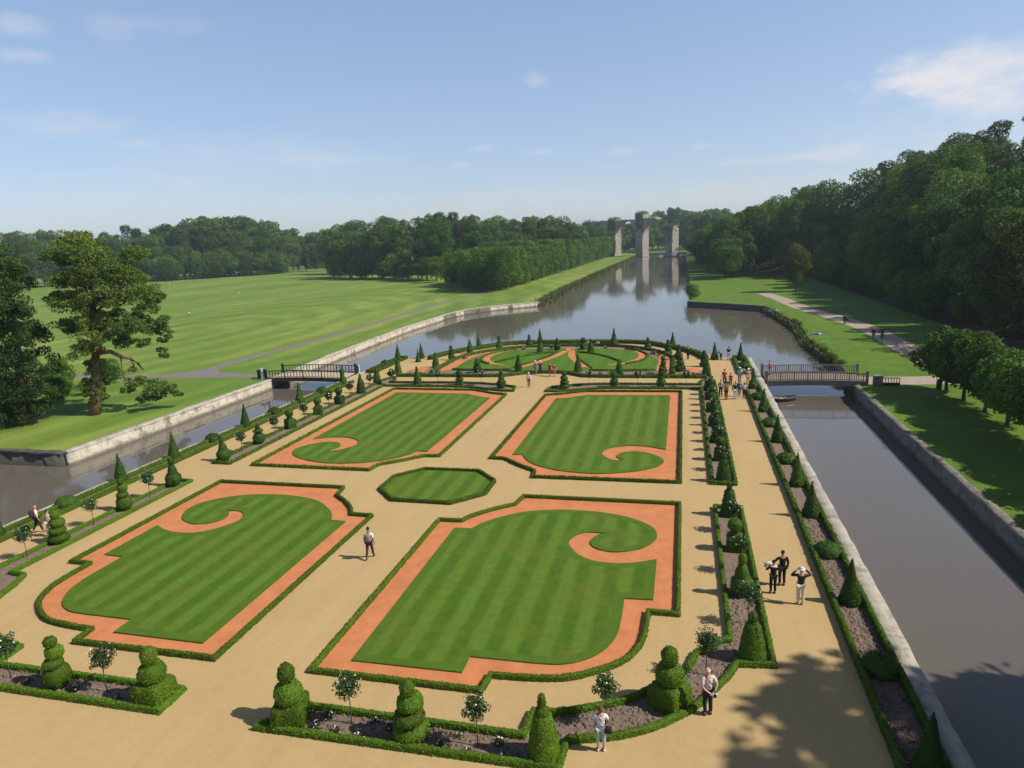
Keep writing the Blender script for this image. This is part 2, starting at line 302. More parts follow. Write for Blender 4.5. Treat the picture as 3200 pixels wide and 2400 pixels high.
def resample(poly,step,closed):
    P=list(poly)+([poly[0]] if closed else []); o=[]
    for a,b in zip(P,P[1:]):
        d=math.dist(a,b); k=max(1,int(d/step))
        for i in range(k): o.append((a[0]+(b[0]-a[0])*i/k,a[1]+(b[1]-a[1])*i/k))
    if not closed: o.append(P[-1])
    return o
PROF=[(-.5,0),(-.5,.35),(-.49,.72),(-.43,.92),(-.3,1.0),(0,1.02),(.3,1.0),(.43,.92),(.49,.72),(.5,.35),(.5,0)]
def sweep(poly,w_,h_,closed,step,jit,z=0,prof=PROF):
    P=np.array(resample(poly,step,closed)); n=len(P)
    if closed: d1=P-np.roll(P,1,0); d2=np.roll(P,-1,0)-P
    else: d2=np.concatenate([P[1:]-P[:-1],[P[-1]-P[-2]]]); d1=np.concatenate([[P[1]-P[0]],P[1:]-P[:-1]])
    d1/=np.linalg.norm(d1,axis=1)[:,None]; d2/=np.linalg.norm(d2,axis=1)[:,None]
    n1=np.stack([d1[:,1],-d1[:,0]],1); n2=np.stack([d2[:,1],-d2[:,0]],1); m_=(n1+n2); m_/=np.maximum(1+(n1*n2).sum(1),.35)[:,None]
    pr=np.array(prof); k=len(pr); V=np.zeros((n,k,3)); V[:,:,:2]=P[:,None,:]+m_[:,None,:]*(pr[None,:,0,None]*w_); V[:,:,2]=z+pr[None,:,1]*h_
    if jit: V+=NR.normal(size=V.shape)*jit*np.array([1,1,.8]); V[:,[0,-1],2]=z
    rings=list(range(n))
    if not closed:
        e0=V[0].copy(); e0[:,:2]=P[0]; e0[:,2]=np.minimum(V[0][:,2],z+h_*.98); e1=V[-1].copy(); e1[:,:2]=P[-1]
        V=np.concatenate([[e0],V,[e1]]); n+=2
    i=np.arange(n if closed else n-1)[:,None]; j=(i+1)%n; a=np.arange(k-1)[None,:]
    Q=np.stack([i*k+a,i*k+a+1,j*k+a+1,j*k+a],-1).reshape(-1,4)
    return V.reshape(-1,3),Q
def hedge(poly,label,w_=.36,h_=.36,closed=True,group=None,dist=30,m_='box',cat='hedge'):
    near=max(1,dist/25); V,Q=sweep(poly,w_*.93,h_*.95,closed,.09*near,.011*near**.5)
    o=leafy('box_hedge',V,Q,640/near**1.7,.054*near**.85,M[m_],lift=.4); return tag(o,label,cat,group)
ORD=['first','second','third','fourth','fifth','sixth','seventh','eighth','ninth','tenth','eleventh','twelfth']
# ------------------------------------------------------------------ the setting: water, land, island
WZ=-1.2
st=lambda o:tag(o,kind='structure')
st(slab('water',[(-420,-120),(130,-120),(130,760),(-420,760)],WZ,WZ,M['water']))
st(slab('canal_bed',[(-3500,-900),(3500,-900),(3500,5200),(-3500,5200)],-3.2,-3.2,M['floor']))
lbank=[(-51.3,45.0),(-51.3,75),(-52.9,94),(-54.4,126),(-53.9,142),(-52.6,158),(-46.5,169),(-36.9,177.6),(-38.2,215),(-38.7,255),(-38.6,340),(-38,560),(-38,640)]
rbank=[(3,640),(2,507),(1.9,384),(2.3,255),(1.7,205),(1.5,181.5),(1.2,169),(9,162.5),(17.2,155),(18,148),(18.4,141),(19.3,124),(18.2,108),(18.6,93),(18.1,86),(17.3,72),(17.25,58),(17.2,47),(17.2,38),(17.2,-120)]
st(slab('park_lawn',[(-3400,45.0)]+lbank+[(-70,720),(-70,5000),(-3400,5000)],-3,0,M['grass'],side=M['stone2']))
st(slab('right_bank_lawn',[(3400,5000),(-69,5000),(-69,721),(-38,700),(-38,641),(3,641)]+rbank[1:]+[(3400,-120)],-3,0,M['grass2'],side=M['stone2']))
st(slab('left_ground',[(-3400,-800),(-330,-800),(-330,44.9),(-3400,44.9)],-3,-.01,M['grass']))
cu=[(20.3,91.6),(18.1,96.8),(15.4,100.6),(12.6,103.6),(9.5,105.0),(6,105.4),(0,105.5)]
isl=[(8.5,-60),(8.5,91.6)]+path([[(AX+u,y) for u,y in cu]])
isl=isl+[(2*AX-x,y) for x,y in isl[::-1]][1:]
st(slab('sand_terrace',isl,-3,0,M['sand'],side=M['stone']))
# retaining walls with copings along the water
def canal_wall(pts,label,m_,wd=.55,z1=.07,zb=-3,out=0,name='canal_wall'):
    e=empty(name,(pts[0][0],pts[0][1],0)); inv=Matrix.Translation((-pts[0][0],-pts[0][1],0))
    V,Q=sweep(pts,wd,z1-zb-.18,False,1.1,0,zb,[(-.5,0),(-.5,1),(.5,1),(.5,0)]); V=V+NR.normal(size=V.shape)*.03-np.array([pts[0][0],pts[0][1],0]); link('wall_face',mesh('wall_face',V,Q,m_),e)
    V,Q=sweep(pts,wd+.12,.2,False,.9,0,z1-.18,[(-.5,0),(-.5,.8),(-.45,1),(.45,1),(.5,.8),(.5,0)]); V=V+NR.normal(size=V.shape)*.018-np.array([pts[0][0],pts[0][1],0]); link('coping',mesh('coping',V,Q,M['coping'] if m_ not in (M['stone2'],M['stone3']) else m_),e)
    return tag(e,label,'wall')
canal_wall([(-51.25,45.1)]+lbank[1:4]+path([lbank[3:8]],4)[1:],'long cream limestone wall of the park lawn facing the parterre',M['stone'])
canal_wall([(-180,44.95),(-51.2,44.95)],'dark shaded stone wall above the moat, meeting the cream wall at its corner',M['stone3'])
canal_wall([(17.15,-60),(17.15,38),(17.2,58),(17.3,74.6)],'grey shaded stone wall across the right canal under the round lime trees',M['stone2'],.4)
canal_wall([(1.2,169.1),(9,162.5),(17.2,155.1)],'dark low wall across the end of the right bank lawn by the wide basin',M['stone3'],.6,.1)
canal_wall([(8.22,-60),(8.22,91.5)],'pale stone wall with flat coping below the conical yews on the right of the terrace',M['coping'],.62,.05)
canal_wall([(-40.83,-60),(-40.83,91.5)],'stone wall under the outer hedge on the left edge of the terrace',M['coping'],.4,.03)
# ------------------------------------------------------------------ parterre: four lawns in red sand, framed by box hedges
LRh=path([(-13.88,20.9),(-7.0,20.9),[(-6.92,21.85),(-5.8,21.9),(-4.4,22.1),(-3.4,22.55),(-2.2,23.5),(-1.65,24.5),(-1.42,25.5),(-1.36,27.3)],(-.1,27.32),(-.1,39.92),(-9.75,39.9),[(-9.98,38.5),(-10.4,38.15),(-11.3,37.35),(-12.1,36.4),(-12.5,35.6)],(-13.88,35.55)])
URh=path([(-9.9,43.55),(-.1,43.65),(-.1,70.78),[(-9.8,70.5),(-11.2,69.75),(-12.4,69.0),(-13.9,68.5)],(-13.98,47.3),[(-12.8,47.2),(-12.1,46.5),(-11.3,45.75),(-10.1,44.8)]])
LRg=path([(-12.62,21.82),(-8.05,21.86),(-8.05,22.9),[(-5.4,22.93),(-4.4,23.05),(-3.5,23.55),(-2.8,24.5),(-2.5,25.6),(-2.44,27)],(-2.46,28.35),(-1.18,28.43),[(-1.18,32.43),(-2.2,31.9),(-3.14,31.68),(-4.31,31.78),(-5.24,32.49),(-5.83,33.6),(-5.75,34.4),(-5.3,35.0),(-4.74,35.2),(-3.99,35.11)],[(-3.99,35.11),(-4.4,34.9),(-4.69,34.33),(-4.67,33.68),(-4.2,33.15),(-3.26,32.95),(-2.11,33.5),(-1.44,34.45),(-1.27,35.35),(-1.55,36.3),(-2.4,37.15),(-3.8,37.85),(-5.8,38.15),(-7.6,38.0),(-9.2,37.45),(-10.6,36.3),(-11.3,35.4),(-11.6,34.7)],(-12.62,34.65)])
URg=path([(-12.55,67.0),(-12.57,48.41),[(-11.75,48.45),(-11.3,47.4),(-10.3,46.2),(-8.45,45.2),(-6.35,44.82),(-4.78,45.0),(-3.23,45.55),(-2.0,46.4),(-1.4,47.28),(-1.25,48.1),(-1.62,49.0),(-2.41,49.8),(-3.4,50.15),(-4.2,49.85),(-4.65,49.2),(-4.6,48.5),(-4.15,48.0)],[(-4.15,48.0),(-4.75,47.85),(-5.4,48.4),(-5.85,49.5),(-5.55,50.6),(-4.6,51.35),(-3.6,51.58),(-2.4,51.4),(-1.17,50.8)],(-1.17,69.05),[(-9.5,68.8),(-10.6,68.0),(-11.5,67.4),(-12.55,67.0)]])
for hp,gp,d,where in ((LRh,LRg,26,'near right'),(mir(LRh),mir(LRg),30,'near left'),(URh,URg,55,'far right'),(mir(URh),mir(URg),58,'far left')):
    st(slab('red_sand',hp,.006,.006,M['red'])); st(slab('lawn',gp,0,.065,M['lawn'])); ar=sum(a[0]*b_[1]-b_[0]*a[1] for a,b_ in zip(gp,gp[1:]+gp[:1])); sg=-1 if ar>0 else 1
    gq=gp[:-1] if math.dist(gp[0],gp[-1])<.01 else gp; V,Q=sweep(gq,.45,0,True,.5,0,.071,[(0,0),(sg,0)] if sg>0 else [(sg,0),(0,0)]); io,ii=(0,1) if sg>0 else (1,0); V=V.reshape(-1,2,3)
    for a in range(len(V)):
        V[a,:,2]+=a*2e-5
        if not inside(V[a,ii,:2],gq) or math.dist(V[a,ii,:2],V[a,io,:2])>.75: V[a,ii,:2]=V[a,io,:2]+(V[a,ii,:2]-V[a,io,:2])*.02
    st(link('lawn_edge',mesh('lawn_edge',V.reshape(-1,3),Q,M['band'])))
    hedge(hp,'low clipped box hedge framing the %s scroll lawn of the parterre'%where,group='box hedges framing the lawns',dist=d,w_=.185,h_=.23)
oc=[(-19.72,40.0),(-18.05,38.2),(-14.05,38.15),(-12.35,40.0),(-12.35,42.4),(-14.0,44.25),(-18.1,44.25),(-19.72,42.4)]
st(slab('lawn',oc,0,.06,M['lawn'])); hedge(oc,'low box hedge around the small octagonal lawn in the middle crossing',w_=.2,h_=.24,group='box hedges framing the lawns',dist=40)
# border beds: soil inside one closed hedge
Rb=path([(3.4,39.75),(3.4,24.3),(2.05,24.15),[(1.75,23.4),(1.2,22.5),(.5,21.4),(-.2,20.7),(-.9,20.1),(-2,19.5),(-3.55,19.0)],(-3.6,17.75),(-14.0,17.65),(-13.0,18.98),(-5.0,18.95),(-4.9,20.15),[(-4.2,20.2),(-3,20.7),(-1.9,21.3),(-1.1,22.0),(.0,23.1),(.35,23.75),(.6,24.6)],(1.6,25.6),(1.93,25.75),(1.93,39.75)])
Lb=path([(2*AX-3.4,39.75),(2*AX-3.4,24.3)]+[(-34.15,24.2)]+[(2*AX-x,y) for x,y in cr([(1.75,23.4),(1.2,22.5),(.5,21.4),(-.9,20.1),(-2,19.5),(-3.55,19.0)])]+[(-28.5,17.75),(-18.1,17.72),(-18.1,18.95),(-27.05,18.92),(-27.15,20.15)]+[(2*AX-x,y) for x,y in cr([(-4.2,20.2),(-3,20.7),(-1.9,21.3),(-1.1,22.0),(.0,23.1),(.35,23.75),(.6,24.6)])]+[(-33.2,25.6),(-34.2,25.7),(-34.35,39.75)])
Rf=path([(3.4,43.75),(3.4,75.6),(2.7,77.3),(1.95,76.0),(1.93,74.25),(-6.7,74.25),[(-9.5,74.0),(-12.0,73.3),(-14.0,72.2)],(-14.25,70.2),[(-13,70.25),(-11.5,70.8),(-9,71.8),(-6.6,72.15)],(1.93,72.25),(1.93,43.75)])
for b_,d,where in ((Rb,24,'near right border with the curved corner'),(Lb,26,'near left border with the curved corner'),(Rf,58,'far right border'),(mir(Rf),60,'far left border')):
    st(slab('soil_bed',b_,.008,.008,M['soil'])); hedge(b_,'low box hedge enclosing the soil of the %s'%where,w_=.20 if d<40 else .2,h_=.24,group='box hedges around the border beds',dist=d)
def clods(xy,n,label):                      # raked lumps of earth
    P=[];k=0
    while len(P)<n:
        a,b_=R.choice(xy); x,y=R.uniform(*a),R.uniform(*b_); P.append((x,y))
    V=[];Q=[]
    cube=np.array([(-1,-1,0),(1,-1,0),(1,1,0),(-1,1,0),(-.6,-.6,1),(.6,-.6,1),(.6,.6,1),(-.6,.6,1)],float); q=np.array([(4,5,6,7),(0,1,5,4),(1,2,6,5),(2,3,7,6),(3,0,4,7)])
    for x,y in P:
        s=R.uniform(.02,.065); t_=R.uniform(0,6); c_,s_=math.cos(t_),math.sin(t_)
        v=cube*np.array([s,s*R.uniform(.6,1.4),s*R.uniform(.6,1)])+NR.normal(size=(8,3))*s*.2; v=np.stack([v[:,0]*c_-v[:,1]*s_+x,v[:,0]*s_+v[:,1]*c_+y,v[:,2]+.004],1); Q.append(q+len(V)*8); V.append(v)
    return tag(link('soil_clods',mesh('soil_clods',np.concatenate(V),np.concatenate(Q),M['soil'])),label,'soil',kind='stuff')
def polyrects(poly,n,box_):
    o=[]
    while len(o)<n:
        x,y=R.uniform(box_[0],box_[1]),R.uniform(box_[2],box_[3])
        if inside((x,y),poly): o.append(((x-.01,x+.01),(y-.01,y+.01)))
    return o
clods(polyrects(Rb,900,(-14,3.4,17.7,30)),3200,'loose brown earth lumps in the near right border')
clods(polyrects(Lb,500,(-30,-18,17.7,21)),1200,'loose brown earth lumps in the near left border')
clods([((6.6,7.6),(15,40))],2600,'loose dark earth lumps in the strip of conical yews beside the right canal')
# strips of soil with yews beside both canals
for s,nm in ((0,'right'),(1,'left')):
    for y0,y1,seg in ((8,74.2,'long'),(80.4,91.0,'short')):
        x=lambda v:2*AX-v-(.3 if v<7 else .12) if s else v
        sb=[(x(6.4),y0),(x(7.75),y0),(x(7.75),y1),(x(6.4),y1)]; st(slab('soil_bed',sb if not s else sb[::-1],.008,.008,M['soil']))
        far=' beyond the bridge' if seg=='short' else ''
        dd=85 if seg=='short' else 35
        if seg=='long':
            for a,b_,dd2,pt in ((y0,32,22,'near half'),(32,y1,50,'far half')):
                hedge([(x(6.42),a),(x(6.42),b_)],'straight hedge between promenade and yew strip by the %s canal, its %s'%(nm,pt),w_=.22,h_=.33,closed=False,group='hedges of the yew strips',dist=dd2)
                hedge([(x(7.72),a),(x(7.72),b_)],'straight hedge behind the yew strip along the %s canal, its %s'%(nm,pt),w_=.22,h_=.33,closed=False,group='hedges of the yew strips',dist=dd2)
        else:
            hedge(sb,'short box hedge round the last yew bed past the bridge on the %s'%nm,w_=.3,h_=.4,group='hedges of the yew strips',dist=dd)
# ------------------------------------------------------------------ round garden at the end of the terrace
def both(u): return [(AX+a,y) for a,y in u]+[(AX-a,y) for a,y in u[::-1]]
ring=path([[(AX+a,y) for a,y in ((15,80.2),(15,89.5),(14.5,92),(13,95.4),(10.5,98.4),(7.5,100.4),(4,101.4),(0,101.7))]],4); ring=ring+[(2*AX-x,y) for x,y in ring[::-1]][1:]
outer=path([[(AX+a,y) for a,y in ((18.9,90.2),(18.1,93.2),(16.4,96.7),(13.8,100.0),(11.2,102.9),(8.5,104.1),(5,104.5),(0,104.6))]],4); outer=outer+[(2*AX-x,y) for x,y in outer[::-1]][1:]
front=path([(2.7,78.05),(-8.6,78.05),[(-11.2,78.3),(-12.6,79.4),(-14,80.3),(-16.05,80.6)]],4); front=front+[(2*AX-x,y) for x,y in front[::-1]][1:]
st(slab('soil_bed',ring,.012,.012,M['soil']))
st(slab('soil_bed',[(2.6,78.2),(2.6,82.5),(-1.0,84.5),(-1.05,80.2)],.010,.010,M['soil'])); st(slab('soil_bed',mir([(2.6,78.2),(2.6,82.5),(-1.0,84.5),(-1.05,80.2)]),.010,.010,M['soil']))
fs=[p for p in front if p[0]>-11.3]; fs=fs+[(fs[-1][0],80.05),(2.65,80.05)]
st(slab('soil_bed',fs,.009,.009,M['soil'])); st(slab('soil_bed',mir(fs),.009,.009,M['soil']))
rl=path([[(AX+a,y) for a,y in ((12.6,82.0),(13.0,88),(12.4,91.5),(10.8,95),(8.6,97.2),(5.5,99),(2.6,99.6),(0,99.7))]],4); rl=[(AX+12.6,81.9)]+rl; rl=rl+[(2*AX-x,y) for x,y in rl[::-1]][1:]
st(slab('lawn',rl,0,.06,M['lawn2']))
hedge(ring,'low dark hedge ring closing the round lawn garden at the far end of the terrace',closed=False,w_=.4,h_=.4,group='hedges of the round garden',dist=90)
hedge(outer,'curved box hedge along the water at the very end of the terrace',closed=False,w_=.9,h_=.55,group='hedges of the round garden',dist=95)
hedge(front,'straight box hedge with a semicircular bay in front of the round garden',closed=False,w_=.4,h_=.4,group='hedges of the round garden',dist=80)
def ribbon(poly): st(slab('red_sand',poly,.067,.067,M['red']))
def rib(a,b_): ribbon(path([list(a)],4)+path([list(b_)],4)[::-1])
for k in (0,1):
    q=(lambda p:[(2*AX-x,y) for x,y in p]) if k else (lambda p:p)
    rib(q([(-8.4,98.2),(-7.0,97.0),(-5.9,94.4),(-5.8,91.5),(-6.3,89.5),(-7.7,87.1),(-9.2,86.2)]),q([(-7.6,98.0),(-6.2,96.4),(-5.0,93.6),(-4.9,91.2),(-5.5,88.9),(-7.0,86.7),(-9.2,85.8)]))
    rib(q([(-15.9,97.2),(-15.75,94.8),(-15.2,91.9),(-13.9,88),(-12.3,84.3)]),q([(-15.2,97.0),(-14.7,94.3),(-14.1,91.4),(-12.7,87.6),(-11.4,84.4)]))
    rib(q([(-4.9,95.6),(-3.5,93.6),(-3.05,91),(-3.0,87),(-3.1,82.2)]),q([(-4.2,96.3),(-2.6,93.8),(-1.75,91),(-1.6,87),(-1.5,80.7)]))
    ribbon(q([(.15,80.6),(.5,84.0),(1.9,84.0),(1.9,80.4)]))
    hedge(q(cr([(-8.0,98.4),(-6.0,96.5),(-4.75,93.6),(-4.65,91.1),(-5.3,88.6),(-7,86.4)])),'thin dark box edging along the %s red scroll of the round garden'%('left' if k else 'right'),closed=False,w_=.22,h_=.25,group='thin edgings of the round garden',dist=90)
    hedge(q(cr([(-14.4,95.2),(-13.9,91.4),(-12.5,87.4),(-11.0,83.9)])),'thin dark box edging beside the middle red walk, %s side'%('left' if k else 'right'),closed=False,w_=.22,h_=.22,group='thin edgings of the round garden',dist=90)
    hedge(q(cr([(-14.6,95.8),(-12.6,94.6),(-10.6,92.6),(-9.0,90.2),(-7.6,87.6)])),'thin dark box line sweeping across the %s half of the round lawn'%('left' if k else 'right'),closed=False,w_=.22,h_=.25,group='thin edgings of the round garden',dist=90)
    hedge(q(cr([(-3.2,82.4),(-5.5,82.0),(-8.5,81.9),(-11.0,82.2)])),'thin dark box line along the front of the %s half of the round lawn'%('left' if k else 'right'),closed=False,w_=.22,h_=.28,group='thin edgings of the round garden',dist=90)
ribbon(path([[(-16.9,99.6),(-16.3,97.1),(-15.3,97.1),(-15.2,99.6)]],3))
# ------------------------------------------------------------------ clipped yews: cones, domes and tiered topiary
def lathe(prof,n=20,sq=0,jit=.0,off=(0,0)):
    V=[];k=len(prof)
    for z_,r_,*o in prof:
        for i in range(n):
            t_=2*math.pi*(i+.5)/n; c_,s_=math.cos(t_),math.sin(t_)
            f=1/max(abs(c_),abs(s_))*(1-.12*sq) if sq else 1
            V.append((c_*r_*f+off[0],s_*r_*f+off[1],z_))
    V=np.array(V,float); V+=NR.normal(size=V.shape)*jit
    i=np.arange(n); Q=np.concatenate([np.stack([a*n+i,a*n+(i+1)%n,(a+1)*n+(i+1)%n,(a+1)*n+i],1) for a in range(k-1)]); return V,Q
def rnd(z0,z1,r_,flat=.75,n=9):             # a rounded clipped lump
    o=[]
    for i in range(n+1):
        t_=-math.pi/2+math.pi*i/n; c_=max(math.cos(t_),0)**flat; o.append(((z0+z1)/2+(z1-z0)/2*math.sin(t_),max(c_*r_,.004)))
    return o
def cone(z1,r_): return [(0,r_*.93),(.12,r_),(.45,r_*.83),(.9*z1/2,r_*.56),(1.35*z1/2,r_*.33),(1.7*z1/2,r_*.17),(1.93*z1/2,r_*.07),(z1,.006)]
def yew_cone(h_,r_,dist):
    V,Q=lathe(cone(h_,r_),18,0,.012); near=max(1,dist/25)
    return V,Q,560/near**1.6,.06*near**.85
protos={}
def put(kind,build,name,x,y,label,cat,group,rz=None,s=1):
    rz=R.uniform(0,6.28) if rz is None else rz
    if kind not in protos: o=protos[kind]=build()
    else:
        p0=protos[kind]; o=p0.copy(); COL.objects.link(o)
        for ch in p0.children:
            c_=ch.copy(); COL.objects.link(c_); c_.parent=o
    o.location=(x,y,0); o.rotation_euler=(0,0,rz); o.scale=(s,s,s*R.uniform(.96,1.05)); return tag(o,label,cat,group)
def cone_b(h_,r_,d): return lambda:leafy('conical_yew',*yew_cone(h_,r_,d),M['yew'],tone=(.1,.95),spread=.6)
def dome_b(d):
    def f():
        near=max(1,d/25); V,Q=lathe([(0,.60),(.15,.66),(.35,.62),(.52,.48),(.64,.27),(.69,.01)],20,0,.012); return leafy('domed_yew',V,Q,420/near**1.6,.075*near**.8,M['yew'],tone=(.1,.9),spread=.6)
    return f
def ordn(i): return ORD[i] if i<12 else '%dth'%(i+1)
ccR=[19.6,29.6,39.2,44.2,53.8,63.3,73.0,89.6]; dmR=[24.7,34.3,48.9,58.5,68.1,84.6]
ccL=[20.0,29.6,39.2,44.7,54.2,63.8,73.6,90.4]; dmL=[24.8,34.5,49.5,59.0,68.6,86.0]
LD='near','mid','far'
def lod(y): return 'near' if y<36 else 'mid' if y<60 else 'far'
LDD={'near':25,'mid':48,'far':80}
for ccs,x,nm in ((ccR,7.12,'right'),(ccL,-39.9,'left')):
    for i,y in enumerate(ccs):
        k=lod(y); put('cone'+k,cone_b(2.15,.47,LDD[k]),'conical_yew',x,y,('tall pointed yew cone, %s from the camera in the soil strip along the %s canal'%(ordn(i),nm)) if y<80 else 'pointed yew cone in the last bed past the %s bridge'%nm,'topiary','conical yews')
for ccs,x,nm in ((dmR,7.1,'right'),(dmL,-39.9,'left')):
    for i,y in enumerate(ccs):
        k=lod(y); put('dome'+k,dome_b(LDD[k]),'domed_yew',x,y,('low round yew dome, %s from the camera in the soil strip along the %s canal'%(ordn(i),nm)) if y<80 else 'low round yew dome past the %s bridge'%nm,'topiary','domed yews')
for i,(x,y,s,wh) in enumerate(((4.0,90.2,1.05,'beside the path gap at the right end of the round garden'),(-1.4,101.0,1.0,'on the right shoulder of the water hedge'),(-9.9,101.2,1.28,'right of the middle on the far edge of the round garden'),(-21.9,105.0,1.05,'left of the middle, rising above the far water hedge'),(-31.0,101.5,.95,'on the left shoulder of the water hedge'),(-36.6,91.2,1.0,'beside the left end of the curved water hedge'),(-36.0,88.4,.8,'blunt topped and shorter, just before the curved hedge starts at left'))):
    put('conefar',cone_b(2.15,.47,80),'conical_yew',x,y,'pointed yew cone '+wh,'topiary','conical yews',s=s)
# tiered topiary: each tier a part
def tiers(defs,dist):
    def f():
        e=empty('tiered_topiary'); near=max(1,dist/25)
        for kind,z0,z1,r_,sq,dx in defs:
            if kind=='r': pf=rnd(z0,z1,r_)
            elif kind=='c': pf=[(z0,r_),(z0+(z1-z0)*.5,r_*.78),(z0+(z1-z0)*.9,r_*.5),(z1,.02)]
            else: pf=[(z0,r_*.94),(z0+.08,r_),(z1-.1,r_*.95),(z1,r_*.82),(z1+.02,.01)]
            V,Q=lathe(pf,20,sq,.012,(dx,dx*.5)); leafy('tier',V,Q,620/near**1.6,.056*near**.85,M['box' if dist<30 else 'yew'],e,tone=(.1,.95),spread=.7)
        tubes('trunk',[([(0,0,0),(0,0,defs[-1][1])],[.04,.025])],M['stem'],e,6); return e
    return f
TT={'bottle':[('b',0,.74,.56,1,0),('r',.66,1.38,.44,0,.05),('r',1.34,1.95,.25,0,0)],
'spiral':[('r',0,.95,.47,0,0),('r',.85,1.22,.36,0,.06),('r',1.15,1.72,.32,0,-.04),('r',1.72,2.12,.23,0,.03)],
'pedestal':[('b',0,.85,.46,1,0),('c',.85,1.15,.3,0,0),('r',1.05,1.75,.36,0,0)],
'finial':[('r',0,1.0,.52,0,0),('c',.85,1.55,.34,0,0),('r',1.48,2.05,.19,0,0)],
'stack':[('r',0,.6,.56,0,0),('r',.52,1.0,.47,0,.03),('r',.92,1.5,.40,0,-.03),('r',1.45,1.95,.22,0,.03)],
'bell':[('c',0,1.62,.50,0,0),('b',.0,.28,.44,0,0),('r',1.22,1.6,.2,0,0),('r',1.52,1.95,.15,0,0)],
'teardrop':[('c',0,1.62,.50,0,0),('r',1.3,1.72,.21,0,0),('r',1.62,2.12,.12,0,.02)],
'mushroom':[('r',0,1.0,.48,0,0),('c',.8,1.1,.2,0,0),('r',1.05,1.32,.42,0,0),('c',1.3,1.8,.22,0,0)]}
TW={'bottle':'square based three tier','spiral':'spiral cut','pedestal':'ball on a square pedestal','finial':'pot bellied finial','stack':'four tier stacked','bell':'bell shaped','teardrop':'teardrop with a small knob','mushroom':'mushroom capped'}
def topi(kind,x,y,label,s=1,group='tiered topiary'):
    k=lod(y); put(kind+k,tiers(TT[kind],LDD[k]),'tiered_topiary',x,y,TW[kind]+' topiary '+label,'topiary',group,s=s)
for kind,x,y,s,wh in (('spiral',-23.2,18.35,1.0,'left of the standard rose in the near left bed'),('bottle',-18.75,18.3,1.12,'filling the right end of the near left bed'),('bottle',-13.1,18.25,1.12,'at the left end of the near right bed'),('stack',-8.65,18.3,1.1,'in the middle of the near right bed'),('teardrop',-4.15,18.25,1.08,'beside the hedge step of the near right bed'),('bottle',-.35,21.5,1.12,'on the near right curve, behind the shoulder bag woman')): topi(kind,x,y,wh,s,'tiered topiary of the near beds')
seq=['teardrop','spiral','finial','pedestal','bell','stack']
for i,y in enumerate([24.7,29.6,34.2,38.75,44.4,48.9,53.4,58.2,63.0,67.8,71.9]):
    kinds=['bell','finial','pedestal','bell','bell','pedestal','stack','finial','pedestal','finial','stack']; pos='%s from the camera in the right border'%ordn(i)
    topi(kinds[i],2.66,y,pos,.98 if i else 1.05,'tiered topiary of the right border')
for i,y in enumerate([29.5,34.4,38.9,44.5,49.2,54.1,59.2,63.6,68.7]):
    kinds=['stack','spiral','finial','finial','mushroom','pedestal','pedestal','pedestal','teardrop']
    topi(kinds[i],-35.1,y,'%s from the camera in the left border'%ordn(i),1,'tiered topiary of the left border')
for kind,x,y,wh in (('stack',-12.5,72.0,'on the front border end, right of main walk'),('pedestal',-7.2,73.2,'in the middle of the right front border'),('spiral',-2.2,73.3,'near the right end of the front border'),('finial',-19.6,72.0,'on the front border end, left of main walk'),('pedestal',-25.0,73.4,'in the middle of the left front border'),('teardrop',-30.2,73.5,'near the left end of the front border'),('bell',-35.4,73.6,'at the left corner of the front border'),
 ('bell',-35.4,79.9,'at the left corner of the round garden hedge'),('teardrop',-31.9,84.4,'at the left side of the round garden'),('mushroom',-25.1,80.9,'with a square base before the left half of the round lawn'),('spiral',-31.6,90.0,'on the left of the sand ring round the lawn'),('teardrop',-30.6,95.6,'on the left far side of the ring hedge'),('finial',-27.0,99.0,'on the far left of the ring hedge'),('finial',-22.8,101.1,'on the far side of the ring, left of the yew cone'),('teardrop',-20.0,95.8,'inside the round lawn, left of the middle'),('mushroom',-17.9,98.0,'left of the red neck beyond the round lawn'),('pedestal',-14.1,98.4,'right of the red neck beyond the round lawn'),('teardrop',-12.6,95.2,'inside the round lawn, right of the middle walk'),('teardrop',-12.4,81.6,'at the right side of the hedge bay'),('teardrop',-19.9,81.6,'at the left side of the hedge bay'),('bell',-7.2,79.4,'before the right half of the round lawn'),('mushroom',-4.8,98.2,'with two knobs at the far right of the ring hedge'),('stack',-1.9,94.2,'on the right of the ring hedge'),('finial',-.5,90.0,'right of the ring hedge near the black clothed visitor'),('bottle',-.2,82.2,'in the red square right of the round lawn'),('stack',2.6,85.2,'at the right end of the round garden near the promenade'),('spiral',-2.2,80.2,'at the front right of the round garden'),('bell',2.7,80.3,'at the right end of the front hedge')):
    topi(kind,x,y,wh,.98,'tiered topiary of the round garden')
